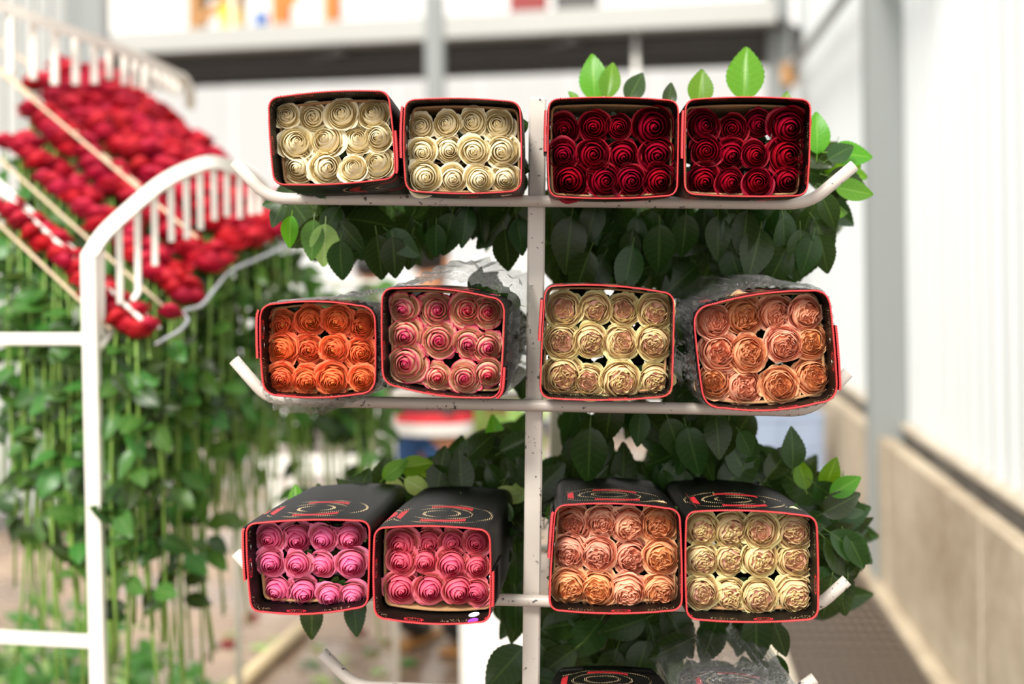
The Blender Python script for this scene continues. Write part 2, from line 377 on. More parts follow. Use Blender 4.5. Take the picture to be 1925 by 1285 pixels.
GOLD = 2.39996
def rose_petals(style, seed):
    """list of (is_outer, X, F, t, v) for one bloom of radius about 1, its axis +z"""
    r = random.Random(seed); out = []
    st = STYLES[style]; N = st['n']; no = st['outer']; th = r.uniform(0, 6.28)
    for i in range(N):
        t = i / (N - 1); th += GOLD + r.uniform(-0.28, 0.28)
        outer = i >= N - no
        rr = 0.035 + 0.92 * t ** st['rp'] * r.uniform(0.95, 1.05)
        rz = st['dome'] - st['drop'] * t ** st['dp'] + r.uniform(-0.045, 0.045)
        W = (1.75 - 0.50 * t) * r.uniform(.88, 1.1)
        o = max(0.0, (t - st['open']) / (1 - st['open']))
        # closed petals bulge below a drawn-in edge, open ones lean outwards
        bulge = rr + 0.24 * (1 - o) - 0.10 * o; b2 = rr + st['close'] * (1 - o) - 0.10 * o
        curl = st['curl'] * o ** 0.8 * r.uniform(0.6, 1.25)
        tip = st['tip'] * o * r.uniform(0.5, 1.2)
        ruf = (st['ruf'] * (0.35 + 0.65 * t)) * r.uniform(0.6, 1.3)
        zb = -0.75
        X, F, tt, vv = petal_surface(th, W, 0.10 + 0.1 * t, zb, rr, rz, bulge, b2, curl, 0.20 + 0.12 * o, 0.055 + 0.03 * t, tip, ruf, r.uniform(6, 9) * st['rf'], r.uniform(0, 6.28),
                                     17 if outer else 15, 11 if outer else 8, t)
        out.append([outer, X, F, tt, vv])
    for q in range(3):                        # slack guard petals at the very outside
        X, F, tt, vv = petal_surface(th + q * 2.1 + r.uniform(-.5, .5), r.uniform(.62, .85), 0.2, -0.75, r.uniform(0.90, 1.0), r.uniform(-.35, -.1), 0.6, 0.8, 0.07, 0.3, 0.04, .08, .05, 6, r.uniform(0, 6), 17, 11, 1.0)
        out.append([True, X, F, tt, vv])
    plug = 0.5 if st['quart'] else 0.10; zt = st['dome'] - (0.30 if st['quart'] else 0.10)
    PV = [(0, 0, zt)]; PF = []
    for q in range(1, 4):
        for k in range(14):
            a = 6.283 * k / 14; w = plug * q / 3 * (1 + 0.12 * math.sin(3 * a + q)); PV.append((w * math.cos(a), w * math.sin(a), zt - 0.12 * (q / 3) ** 2 + 0.03 * math.sin(5 * a + 2 * q)))
    for k in range(14):
        PF.append((0, 1 + k, 1 + (k + 1) % 14))
        for q in range(2): PF.append((1 + q * 14 + k, 15 + q * 14 + k, 15 + q * 14 + (k + 1) % 14, 1 + q * 14 + (k + 1) % 14))
    out.append([False, np.array(PV), PF, np.full(len(PV), 0.1), np.full(len(PV), 0.3)])
    if st['quart']:
        # folded, quartered heart: small wavy folds gathered round three or four false centres
        out = [p for k, p in enumerate(out) if p[0] or k == len(out) - 1 or k / (N - 1) > 0.45]
        lobes = r.choice((2, 3, 3, 4)); ph0 = r.uniform(0, 6.28); ox, oy = r.uniform(-.05, .05), r.uniform(-.05, .05)
        for k in range(8):
            for h in range(2):
                rr = 0.045 + 0.050 * k + 0.012 * h
                X, F, tt, vv = petal_surface(ph0 + h * math.pi + k * 0.9 + r.uniform(-.3, .3), 1.5, 0.03, -0.4, rr, st['dome'] + 0.02 - 0.010 * k + r.uniform(-.025, .025), rr + .04, rr + .035, 0.012, 0.10, 0.03, 0, 0.022, 8, r.uniform(0, 6), 25, 6, 0.06 + 0.045 * k)
                ang = np.arctan2(X[:, 1], X[:, 0]); kk = 1 + (0.34 - 0.02 * k) * np.sin(lobes * ang + ph0 + 0.12 * k) + 0.08 * np.sin(7 * ang + k)
                X[:, 0] = X[:, 0] * kk + ox; X[:, 1] = X[:, 1] * kk + oy
                out.append([False, X, F, tt, vv])
        for k in range(5):
            X, F, tt, vv = petal_surface(r.uniform(0, 6.28), 1.1, 0.3, -0.6, 0.43 + 0.022 * k, st['dome'] - 0.09 - 0.02 * k, 0.55 + .02 * k, 0.50 + .02 * k, 0.02, 0.15, 0.04, 0, 0.05, 8, r.uniform(0, 6), 17, 7, 0.36 + 0.03 * k)
            out.append([False, X, F, tt, vv])
    return out
STYLES = {
    'tea':    dict(n=17, outer=7, rp=1.18, dome=0.62, drop=0.74, dp=1.4, open=0.60, close=0.17, curl=0.19, tip=0.09, ruf=0.012, rf=0.7, quart=False),
    'red':    dict(n=16, outer=6, rp=1.05, dome=0.55, drop=0.60, dp=1.5, open=0.60, close=0.14, curl=0.17, tip=0.11, ruf=0.010, rf=0.7, quart=False),
    'ruffle': dict(n=22, outer=9, rp=0.95, dome=0.50, drop=0.62, dp=1.6, open=0.50, close=0.10, curl=0.20, tip=0.03, ruf=0.05, rf=1.2, quart=False),
    'garden': dict(n=24, outer=9, rp=0.85, dome=0.42, drop=0.62, dp=1.9, open=0.60, close=0.10, curl=0.17, tip=0.0, ruf=0.045, rf=1.1, quart=True),
}
BLOOM = {}
def bloom_meshes(style, seed, mat):
    key = (style, seed, mat)
    if key not in BLOOM:
        ps = rose_petals(style, seed); hv, hf, ht, hvv = [], [], [], []; outs = []
        for o, X, F, t, v in ps:
            if o: outs.append(make_mesh('petal', X, F, mat, True, None, {'t': t, 'v': v}))
            else:
                n = len(hv); hv += list(X); hf += [tuple(i + n for i in f) for f in F]; ht += list(t); hvv += list(v)
        BLOOM[key] = (make_mesh('rose_heart', hv, hf, mat, True, None, {'t': ht, 'v': hvv}), outs)
    return BLOOM[key]
def whole_bloom(style, seed, mat):            # the same flower joined to one mesh, for blooms too far and soft to show single petals
    ps = rose_petals(style, seed); hv, hf, ht, hvv = [], [], [], []
    for o, X, F, t, v in ps:
        n = len(hv); hv += list(X); hf += [tuple(i + n for i in f) for f in F]; ht += list(t); hvv += list(v)
    return make_mesh('bloom', hv, hf, mat, True, None, {'t': ht, 'v': hvv})

def calyx_mesh():
    """green cup and five sepals behind a bloom"""
    V = [(0, 0, -1.0)]; F = []; n = 30
    for q, (rad, z) in enumerate(((.28, -.95), (.48, -.85), (.75, -.80), (1.0, -.86))):
        for k in range(n):
            a = 6.2832 * k / n; lobe = 0.5 + 0.5 * math.cos(5 * a); rr = rad * (1 if q < 2 else (0.62 + 0.38 * lobe) if q == 2 else (0.45 + 0.6 * lobe)); V.append((rr * math.cos(a), rr * math.sin(a), z))
    for k in range(n): F.append((0, 1 + k, 1 + (k + 1) % n))
    for q in range(3):
        for k in range(n): F.append((1 + q * n + k, 1 + (q + 1) * n + k, 1 + (q + 1) * n + (k + 1) % n, 1 + q * n + (k + 1) % n))
    return make_mesh('calyx', V, F, 'leaf', True, [(.3, .5)] * len(V))
CALYX = calyx_mesh()
def leaf_mesh(seed, mat, wid=0.62, nv=23, nu=7):
    """serrated leaf, base at the origin, one unit long along +y, upper face +z, with its stalk"""
    r = random.Random(seed); V = []; uv = []; F = []
    fold = r.uniform(0.05, 0.22); droop = r.uniform(-0.05, 0.32); tw = r.uniform(-0.25, 0.25); wv = r.uniform(0, 6)
    for j in range(nv):
        v = j / (nv - 1)
        w = 0.5 * wid * (math.sin(math.pi * v ** 0.82) ** 0.75 if 0 < v < 1 else 0.0) * (1 - 0.25 * v ** 3) + 0.004
        for i in range(nu):
            u = -1 + 2 * i / (nu - 1); ww = w * u
            sv = 0.0
            if abs(u) == 1: ww *= 1 + (0.035 if j % 2 else -0.015); sv = 0.010 if j % 2 else 0
            y = v + sv; z = fold * abs(ww) * 1.6 - droop * v * v + 0.018 * math.sin(6 * v + wv) * u + tw * ww * v
            V.append((ww, y, z)); uv.append((u * 0.5, v))
    for j in range(nv - 1):
        for i in range(nu - 1): a = j * nu + i; F.append((a, a + 1, a + nu + 1, a + nu))
    n = len(V)                                 # stalk
    for y, z in ((-0.16, -0.05), (0.0, -0.006), (0.4, -0.012 - droop * .16)):
        for k in range(3):
            t = 2.09 * k; V.append((0.014 * math.cos(t), y, z + 0.014 * math.sin(t) - 0.004)); uv.append((0.0, 0.5))
    for j in range(2):
        for k in range(3): F.append((n + j * 3 + k, n + j * 3 + (k + 1) % 3, n + j * 3 + 3 + (k + 1) % 3, n + j * 3 + 3 + k))
    return make_mesh('leaf', V, F, mat, True, uv)
LEAF = {k: [leaf_mesh(100 * i + q, k, w) for q, w in enumerate((0.58, 0.62, 0.52, 0.66, 0.55, 0.6))] for i, k in enumerate(('leaf', 'leaf_young', 'leaf_far', 'leaf_pale'))}
def leaf_matrix(p, ydir, normal, ln):
    y = Vector(ydir).normalized(); z = Vector(normal); z = (z - y * z.dot(y)).normalized(); x = y.cross(z)
    return Matrix.Translation(p) @ Matrix((x, y, z)).transposed().to_4x4() @ Matrix.Scale(ln, 4)
# ---- END BUILDERS
# ------------------------------------------------------------------ the hall
WD = Vector((0.0995, 0.995, 0)); WN = Vector((0.995, -0.0995, 0)); WO = Vector((1.039, 0, 0))
def H(s, d, z): return WO + WD * s + WN * d + UZ * z            # s along the right-hand wall, d outwards from its face
HR = Matrix((WN, WD, UZ)).transposed()                           # local x = outwards, y = along the wall
def hbox(name, s0, s1, d0, d1, z0, z1, mat, parent=None, bev=0.0):
    return MB().box(H((s0 + s1) / 2, (d0 + d1) / 2, (z0 + z1) / 2), (d1 - d0, s1 - s0, z1 - z0), HR, bev).build(name, mat, parent)

floor = struct(MB().box(H(6, -3, -0.06), (40, 40, 0.08), HR).build('floor', 'floor_base'))
slab_me = {}
def slab(s0, s1, d0, d1, z):
    w, l = round(d1 - d0, 3), round(s1 - s0, 3)
    if (w, l) not in slab_me: slab_me[(w, l)] = MB().box((0, 0, 0), (w - 0.012, l - 0.012, 0.04), None, 0.006).mesh('concrete_slab', 'floor_slab')
    mw = Matrix.Translation(H((s0 + s1) / 2, (d0 + d1) / 2, z - 0.02)) @ HR.to_4x4()
    return ob('concrete_slab', slab_me[(w, l)], floor, mw)
for i in range(9):
    for j in range(7):
        slab(2.2 + i * 1.15, 3.35 + i * 1.15, -0.62 - (j + 1) * 1.1, -0.62 - j * 1.1, rnd.uniform(-0.006, 0.004))
# drain channel and its grating along the wall
struct(hbox('trim_1', 3.5, 11.3, -0.62, -0.54, -0.02, 0.006, 'ledge_concrete'))
gr = root('drain_grating', H(7, -0.29, 0.0), 'rusty brown steel floor grating along the foot of the concrete wall', 'grating')
hbox('channel_bed', 3.5, 11.2, -0.54, -0.06, -0.019, -0.012, 'drain_dark', gr)
bar_me = MB().box((0, 0, 0), (0.012, 7.6, 0.018), None, 0.002).mesh('bearing_bar', 'grate_steel')
for k in range(13): ob('bearing_bar', bar_me, gr, Matrix.Translation(H(7.35, -0.53 + k * 0.0385, 0.0)) @ HR.to_4x4())
cb_me = MB().box((0, 0, 0), (0.47, 0.014, 0.012), None, 0.002).mesh('cross_bar', 'grate_steel')
for k in range(62): ob('cross_bar', cb_me, gr, Matrix.Translation(H(3.7 + k * 0.12, -0.30, 0.004)) @ HR.to_4x4())
struct(hbox('trim_2', 3.0, 11.3, -0.06, 0.0, -0.02, 0.03, 'wall_concrete'))

# right wall: concrete plinth, dark recess, ledge, ribbed white sheeting, steel column
wr = struct(hbox('wall_right', 3.0, 11.6, 0.0, 0.07, -0.02, 0.70, 'wall_concrete'))
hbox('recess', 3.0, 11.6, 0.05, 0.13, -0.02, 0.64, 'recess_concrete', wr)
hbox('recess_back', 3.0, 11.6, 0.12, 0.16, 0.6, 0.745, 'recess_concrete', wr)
hbox('ledge', 3.0, 11.6, 0.105, 0.20, 0.735, 0.765, 'ledge_concrete', wr, 0.006)
for k in range(3): hbox('cover_joint', 4.6 + 1.9 * k, 4.615 + 1.9 * k, -0.004, 0.0, 0.03, 0.7, 'ledge_concrete', wr)
def ribbed(name, s0, s1, z0, z1, period, amp, mat, d, parent, jit=0.0):
    V = []; F = []; prof = ((0, 0), (.30, 0), (.38, 1), (.52, 1), (.60, 0), (.72, .25), (.78, .25), (.86, 0))
    s = s0; pts = []
    while s < s1:
        for a, h in prof:
            q = s + a * period
            if q <= s1: pts.append((q, h * amp))
        s += period
    pts.append((s1, 0))
    for q, h in pts: V += [H(q, d - h, z0), H(q, d - h, z1)]
    F = [(2 * i, 2 * i + 2, 2 * i + 3, 2 * i + 1) for i in range(len(pts) - 1)]
    return ob(name, make_mesh(name, V, F, mat, False), parent)
for k in range(9): ribbed('wall_sheet', 3.0 + k * 0.95, 3.97 + k * 0.95, 0.76, 4.6, 0.19, 0.032, 'sheet', 0.165 + (0.006 if k % 2 else 0), wr)
col_ = struct(MB().box(H(6.72, 0.072, 2.3), (0.20, 0.012, 4.64), HR).box(H(6.88, 0.072, 2.3), (0.20, 0.012, 4.64), HR).box(H(6.80, 0.072, 2.3), (0.014, 0.16, 4.64), HR).build('trim_3', 'steel_paint'))
col2 = struct(MB().box(H(10.9, -0.07, 2.3), (0.17, 0.17, 4.64), HR, 0.01).build('trim_4', 'steel_paint'))
r1 = struct(MB().tube([H(11.0, 0.02, 2.97), H(5.5, 0.02, 2.97)], 0.032, 10).build('trim_5', 'steel_paint', None, True))
MB().box(H(10.8, 0.0, 2.93), (0.12, 0.1, 0.16), HR, 0.01).build('bracket', 'brown_wood', r1)
r2 = struct(MB().tube([H(11.0, 0.08, 3.06), H(5.5, 0.08, 3.06)], 0.018, 8).build('trim_6', 'steel_paint', None, True))

# mezzanine
hz = at(1453, 44, 10.5).z
mr, ml = at(1460, 44, 10.5), on_z(362, 97, hz)
dirm = (ml - mr).normalized(); ml2 = mr + dirm * 7.5
br, bl = on_z(1453, 112, hz), on_z(362, 153, hz); dirb = (bl - br).normalized(); bl2 = br + dirb * 9; br2 = br - dirb * 0.6
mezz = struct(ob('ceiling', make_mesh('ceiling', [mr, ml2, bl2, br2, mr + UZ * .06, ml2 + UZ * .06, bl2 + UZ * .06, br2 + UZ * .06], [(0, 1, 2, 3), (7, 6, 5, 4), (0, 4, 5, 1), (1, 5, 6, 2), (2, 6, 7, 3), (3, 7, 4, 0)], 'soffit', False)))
MB().bar(mr + UZ * 0.09, ml2 + UZ * 0.09, 0.10, 0.18, UZ, 0.008).build('edge_beam', 'beam', mezz)
for k in range(1, 5):
    t = k / 5; a = mr.lerp(br, t); b = ml2.lerp(bl2, t); MB().bar(a - UZ * .05, b - UZ * .05, 0.07, 0.10).build('purlin', 'purlin', mezz)
for k in range(1, 4):
    a = mr.lerp(ml2, k / 4 - .05); b = br.lerp(bl2, k / 4 + .1); MB().bar(a - UZ * .03, b - UZ * .03, 0.09, 0.06).build('brace', 'purlin', mezz)
pc = at(818, 100, 10.3)
post3 = struct(MB().box((pc.x, pc.y, (hz + 0.2) / 2), (0.13, 0.13, hz + 0.2), HR, 0.008).build('trim_7', 'steel_paint'))
pole = at(1195, 80, 10.9)
struct(MB().tube([(pole.x, pole.y, 0), (pole.x, pole.y, hz + 0.02)], 0.022, 8).build('trim_8', 'white_panel', None, True))
# back wall of white sheets under and over the mezzanine
wb = struct(MB().bar(bl2 + Vector((0, .1, .05 - bl2.z)), br2 + Vector((0, .1, .05 - br2.z)), .05, .14).build('wall_back', 'soffit'))
n = 12
for k in range(n):                        # single translucent sheets, lit from outside as well
    a, b = bl2.lerp(br2, (k + .004) / n), bl2.lerp(br2, (k + .996) / n); o_ = Vector((0, .10 + (.012 if k % 2 else 0), 0))
    a = Vector((a.x, a.y, 0)) + o_; b = Vector((b.x, b.y, 0)) + o_
    ob('wall_sheet', make_mesh('wall_sheet', [a, b, b + UZ * 4.6, a + UZ * 4.6], [(0, 1, 2, 3)], 'white_sheet', False), wb)
# upstairs railing
rail = root('mezzanine_railing', mr.lerp(ml2, .5) + UZ * .18, 'white railing of thin posts along the upper floor edge', 'railing')
def mz(px, off=0.0):                       # point on the mezzanine edge under this pixel column
    d = ray(px, 50); a = mr.xy; e = (ml2 - mr).xy
    den = d.x * (-e.y) + e.x * d.y; k = (-(a.x) * e.y + a.y * e.x) / den
    p = Vector((d.x * k, d.y * k, 0)); return Vector((p.x, p.y + off, hz + 0.18))
for px in (208, 232, 275, 296, 317, 437, 672, 920, 1180, 1415):
    p = mz(px, 0.03); w = 0.06 if px < 330 else 0.035
    MB().box(p + UZ * 0.5, (w, 0.035, 1.0), None, 0.005).build('post', 'white_panel', rail)
MB().bar(mz(150, .03) + UZ, mz(1440, .03) + UZ, 0.05, 0.05).build('top_rail', 'white_panel', rail)
def desk(name, px, off, w, d, h, mat, label):
    p = mz(px, off); t = root(name, p, label, 'table')
    MB().box(p + Vector((0, 0, h - .02)), (w, d, 0.05), None, .006).build('tabletop', mat, t)
    for sx in (-1, 1):
        for sy in (-1, 1): MB().box(p + Vector((sx * (w / 2 - .05), sy * (d / 2 - .05), h / 2 - .02)), (.09, .09, h - .04), None, .006).build('leg', mat, t)
    MB().bar(p + Vector((-w / 2 + .06, -d / 2 + .05, .1)), p + Vector((w / 2 - .06, -d / 2 + .05, h - .1)), .03, .09).build('diagonal_brace', mat, t)
desk('wooden_desk', 565, 0.4, 0.52, 0.5, 0.75, 'orange_wood', 'orange wooden desk standing on the upper floor behind the railing')
desk('wooden_bench', 385, 0.5, 0.42, 0.4, 0.42, 'brown_wood', 'brown wooden bench on the upper floor, left of the orange desk')
def goods(name, px, off, size, mat, label, cat, z=0.0):
    p = mz(px, off); t = root(name, p, label, cat)
    MB().box(p + UZ * (z + size[2] / 2), size, None, .02).build('body', mat, t)
    MB().box(p + UZ * (z + size[2] + .012), (size[0] * 1.05, size[1] * 1.05, .03), None, .01).build('lid', mat, t)
goods('storage_tub', 430, 0.12, (0.16, .2, .16), 'yellow', 'yellow storage tub on the upper floor beside the brown bench', 'tub')
goods('storage_box', 487, 0.12, (0.10, .15, .09), 'blue', 'small blue storage box on the upper floor beside the orange desk', 'box')
goods('cabinet', 995, 0.35, (0.30, .3, .7), 'maroon', 'dark red cabinet on the upper floor near its middle', 'cabinet')
goods('cabinet', 1090, 0.45, (0.34, .3, .6), 'soffit', 'dark grey cabinet on the upper floor, right of the red one', 'cabinet')

# left wall of white boards with a grey post
wl0, wl1 = at(-260, 900, 8.4), at(165, 900, 8.6)
wl = struct(MB().box(((wl0.x + wl1.x) / 2, (wl0.y + wl1.y) / 2 + .08, 2.4), (wl1.x - wl0.x, 0.04, 4.8), Matrix.Rotation(0.06, 3, 'Z')).build('wall_left', 'steel_paint'))
for k in range(14):
    p = wl0.lerp(wl1, (k + .5) / 14); MB().box((p.x, p.y + .02, 2.4), (0.066, 0.03, 4.8), None, .004).build('wall_board', 'white_sheet', wl)
MB().box((wl0.x * .5 + wl1.x * .5, wl0.y - .02, 0.05), (wl1.x - wl0.x, .05, .1)).build('skirting', 'soffit', wl)
p = at(183, 300, 8.5); struct(MB().box((p.x, p.y, 2.4), (0.14, 0.14, 4.8), None, .008).build('trim_9', 'steel_paint'))
# ------------------------------------------------------------------ the flower cart
def YC(px): return 2.335 - 7.0e-5 * (px - 1000)
cart = root('flower_cart', Vector((at(1000, 700, 2.35).x, 2.35, 0)), 'worn white tubular flower cart carrying wrapped rose bunches on four rails', 'cart')
ptop = at(1011, 184, 2.352); plow = at(998, 1285, 2.352); pdir = (plow - ptop).normalized(); pbot = ptop + pdir * ((ptop.z - 0.16) / -pdir.z)
PR = 0.0285
def post_at(off_y, top, name='post'):
    a, b = top, top + pdir * ((top.z - 0.16) / -pdir.z)
    MB().bar(a, b, PR, PR, Vector((0, 1, 0)), 0.003).build(name, 'cart_paint', cart)
    return b
b1 = post_at(0, ptop)
rtop = at(1053, 230, 3.02); b2 = post_at(0, rtop)
TR = 0.0098
def cart_rail(lpx, l0, l1, r1, r0, rpx, dy=0.0, name='rail'):
    """lpx, rpx: the ends of the upturned tips; l0 / l1 where the bend begins"""
    def P(q, y=0.0): return at(q[0], q[1], YC(q[0]) - 0.012 + dy)
    A, B, Cc, D = P(lpx), P(l1), P(r1), P(rpx)
    def bend(T, K, N):                    # tip, knee, next
        k1 = K.lerp(T, 0.030 / (T - K).length); k2 = K.lerp(N, 0.034 / (N - K).length)
        return [k1.lerp(K, t).lerp(K.lerp(k2, t), t) for t in [i / 6 for i in range(7)]]
    path = [A] + bend(A, B, Cc) + bend(D, Cc, B)[::-1] + [D]
    o = MB().tube(path, TR, 14).build(name, 'cart_paint', cart, True)
    return A, B, Cc, D
rails_px = [((441, 304), 0, (504, 373), (1520, 383), 0, (1606, 311)),
            ((440, 676), 0, (506, 752), (1524, 772), 0, (1594, 700)),
            ((443, 1038), 0, (512, 1112), (1530, 1146), 0, (1592, 1090)),
            ((606, 1226), 0, (668, 1290), (1470, 1318), 0, (1532, 1274))]
for rp in rails_px: cart_rail(*rp)
for rp in rails_px[:3]:                   # the rear rails that carry the stems
    A = at((rp[2][0]), rp[2][1], YC(0)); z = A.z - 0.055
    MB().tube([(rtop.x - 0.36, 3.02, z + .005), (rtop.x, 3.0, z), (rtop.x + 0.36, 2.98, z - .005)], TR, 10).build('rear_rail', 'cart_paint', cart, True)
MB().bar(b1 + UZ * .0, b2 + UZ * .0, 0.03, 0.03).build('base_bar', 'cart_paint', cart)
for b_ in (b1, b2):
    MB().bar(b_ + Vector((-.42, 0, 0)), b_ + Vector((.42, 0, 0)), 0.03, 0.03).build('base_bar', 'cart_paint', cart)
    for sx in (-.4, .4):
        w = MB().tube([b_ + Vector((sx - .018, 0, -.105)), b_ + Vector((sx + .018, 0, -.105))], 0.055, 18).build('wheel', 'rubber', cart, False)
        MB().bar(b_ + Vector((sx, 0, 0)), b_ + Vector((sx, 0, -.1)), 0.05, 0.012).build('wheel_fork', 'chrome', w)

# ------------------------------------------------------------------ wraps of black corrugated board
def outline(corners, bulge, rad, step):
    """closed path of pixels round a four-cornered, rounded, slightly bulging mouth; corners TL, TR, BR, BL; bulge top, right, bottom, left"""
    P = [Vector((x, y)) for x, y in corners]; dense = []
    cen = sum(P, Vector((0, 0))) / 4
    for i in range(4):
        a, b = P[i], P[(i + 1) % 4]; e = (b - a); nrm = Vector((e.y, -e.x)).normalized()
        l = e.length; k1 = rad / l
        for q in range(24):
            t = k1 + (1 - 2 * k1) * q / 23; w = 4 * t * (1 - t)
            dense.append(a.lerp(b, t) + nrm * bulge[i] * (w - 4 * k1 * (1 - k1)))
        nx = P[(i + 2) % 4]; e2 = (nx - b); k2 = rad / e2.length
        c0 = dense[-1]; n2 = Vector((e2.y, -e2.x)).normalized(); c2 = b.lerp(nx, k2)
        for q in range(1, 10):
            t = q / 10; dense.append(c0.lerp(b, t).lerp(b.lerp(c2, t), t))
    L_ = [0]
    for i in range(len(dense)): L_.append(L_[-1] + (dense[(i + 1) % len(dense)] - dense[i]).length)
    tot = L_[-1]; n = max(8, int(round(tot / step))); out = []; j = 0
    for k in range(n):
        s = tot * k / n
        while L_[j + 1] < s: j += 1
        f = (s - L_[j]) / (L_[j + 1] - L_[j]); out.append(dense[j].lerp(dense[(j + 1) % len(dense)], f))
    return out
def ring_normals(R):
    n = len(R); out = []
    for i in range(n):
        e = R[(i + 1) % n] - R[i - 1]; out.append(Vector((e.y, -e.x)).normalized())
    return out
ORD = ('first', 'second', 'third', 'fourth'); ROWN = ('upper', 'middle', 'lower')
class Wrap: pass
def make_wrap(key, label, corners, bulge, rad, back, Y=2.175, seam=None, liner_in=0.052, length=0.33, tilt=0.0, dividers=(), stickers=False, liner=True, staple=None):
    w = Wrap(); w.key = key; w.Y = Y; w.label = label
    R = outline(corners, bulge, rad, 1.05); N = ring_normals(R); n = len(R)
    cx = sum(c[0] for c in corners) / 4; cy = sum(c[1] for c in corners) / 4
    w.c = at(cx, cy, Y); mpp = Y / FPX
    w.axis = Vector((back[0] * mpp, length, -back[1] * mpp)) / length      # per metre of depth
    w.corners = corners
    base = at((corners[2][0] + corners[3][0]) / 2, (corners[2][1] + corners[3][1]) / 2, Y)
    w.root = root('bouquet_wrap', base, label, 'flower wrap', 'black corrugated bouquet wraps on the cart')
    def ring(depth, inset, corr, sc=1.0):
        out = []
        for i in range(n):
            ph = (i % 3); off = (0.55 if ph == 0 else -0.35) * corr - inset
            q = R[i] + N[i] * (off / mpp / 1.0)
            q = Vector((cx, cy)) + (q - Vector((cx, cy))) * sc
            p = at(q.x, q.y, Y + tilt * (q.y - cy) * mpp); out.append(p + w.axis * depth)
        return out
    per = 0.00082 * 1.0
    um = [i * 1.05 * mpp for i in range(n)]
    def skin_between(rings, us, name, mat, inside, parent):
        V = []; uv = []; at_ = []; F = []
        for (rg, v, ins) in rings:
            V += rg; uv += [(us[i], v) for i in range(n)]; at_ += [ins] * n
        for j in range(len(rings) - 1):
            for i in range(n): F.append((j * n + i, j * n + (i + 1) % n, (j + 1) * n + (i + 1) % n, (j + 1) * n + i))
        return ob(name, make_mesh(name, V, F, mat, True, uv, {'inside': at_}), parent)
    cor = 0.0017; th = 0.0017
    skin_between([(ring(0.0036, th, cor), 0, 1), (ring(0.0, th * .9, cor), 0, 1), (ring(0.0, 0, cor), 0, 0), (ring(0.0036, 0, cor), 0, 0)], um, 'red_edging', 'red_trim', 0, w.root)
    deps = (0.0036, 0.05, 0.12, 0.2, length)
    scs = lambda d: 1 - 0.10 * (d / length) ** 2
    outer = [(ring(d, 0, cor, scs(d)), d, 0) for d in deps]; inner = [(ring(d, th, cor, scs(d)), d, 1) for d in deps]
    sh = skin_between(outer, um, 'shell', 'black_board', 0, w.root)
    skin_between(inner[::-1], um, 'shell_lining', 'black_board', 1, w.root)
    if liner:
        d0 = liner_in
        skin_between([(ring(0.2, 0.0095, .0008, .98), .2, 1), (ring(d0, 0.0085, .0008), d0, 1), (ring(d0, 0.0055, .0008), d0, 1), (ring(0.2, 0.0065, .0008, .98), .2, 1)], um, 'cardboard_liner', 'cardboard', 1, w.root)
    # overlapping seam with its staples
    if seam:
        i0, i1 = int(seam[0] * n), int(seam[1] * n); seg = range(i0, i1) if i1 > i0 else list(range(i0, n)) + list(range(0, i1))
        seg = [i % n for i in seg]; V = []; F = []
        ra, rb, rc, rd = ring(-0.003, -0.0046, cor), ring(-0.003, -0.0020, cor), ring(0.1, -0.0046, cor, scs(.1)), ring(0.1, -0.002, cor, scs(.1))
        for rg in (rb, ra, rc, rd): V += [rg[i] for i in seg]
        k = len(seg)
        for j in range(3):
            for i in range(k - 1): F.append((j * k + i, j * k + i + 1, (j + 1) * k + i + 1, (j + 1) * k + i))
        F += [(0, k, 2 * k, 3 * k), (k - 1, 4 * k - 1, 3 * k - 1, 2 * k - 1)]
        fl = ob('seam_flap', make_mesh('seam_flap', V, F, 'black_board', True, [(0, .3)] * len(V), {'inside': [1] * len(V)}), w.root)
        r1_, r2_, r3_ = ring(-0.0036, -0.0048, cor), ring(-0.0036, -0.0018, cor), ring(0.0005, -0.0049, cor)
        V = [rg[i] for rg in (r2_, r1_, r3_) for i in seg]; F = [(j * k + i, j * k + i + 1, (j + 1) * k + i + 1, (j + 1) * k + i) for j in range(2) for i in range(k - 1)]
        ob('flap_edging', make_mesh('flap_edging', V, F, 'red_trim', True), fl)
        for f in (0.2, 0.55):
            i = seg[int(len(seg) * f)]; j = seg[min(len(seg) - 1, int(len(seg) * f) + 9)]
            a, b = ring(0.012, 0.0042, 0)[i], ring(0.012, 0.0042, 0)[j]
            MB().tube([a + Vector((0, .004, 0)), a, b, b + Vector((0, .004, 0))], 0.0006, 5).build('staple', 'staple', w.root, True)
    for dy in dividers:                    # brown board between the layers of roses
        xl = corners[0][0] + (corners[3][0] - corners[0][0]) * .5 + 16; xr = corners[1][0] + (corners[2][0] - corners[1][0]) * .5 - 12
        a, b = at(xl, dy, Y + 0.075), at(xr, dy + (corners[1][1] - corners[0][1]) * .6, Y + 0.075)
        d = w.axis * 0.16
        V = [a, b, b + d, a + d]; V += [v - UZ * 0.003 for v in V]
        ob('divider', make_mesh('divider', V, [(0, 1, 2, 3), (7, 6, 5, 4), (0, 4, 5, 1), (1, 5, 6, 2), (2, 6, 7, 3), (3, 7, 4, 0)], 'cardboard_dark', False), w.root)
    if stickers:
        for q, (sx, sy, m_) in enumerate(((891, 1155, 'sticker_white'), (889, 1166, 'sticker_purple'))):
            c0 = at(sx, sy, Y + 0.003); V = [c0 + Vector((math.cos(t) * .0085, .002, math.sin(t) * .0034 + math.cos(t) * .0015)) for t in [i * .3927 for i in range(16)]]
            V += [v + Vector((0, .0008, -.0004)) for v in V]
            F = [tuple(range(16))] + [(i, (i + 1) % 16, 16 + (i + 1) % 16, 16 + i) for i in range(16)]
            ob('sticker', make_mesh('sticker', V, F, m_, False), w.root)['label'] = ('small white oval sticker', 'small purple oval sticker')[q]
    w.ring = ring; w.n = n; w.mpp = mpp; w.length = length; w.roses = []
    return w

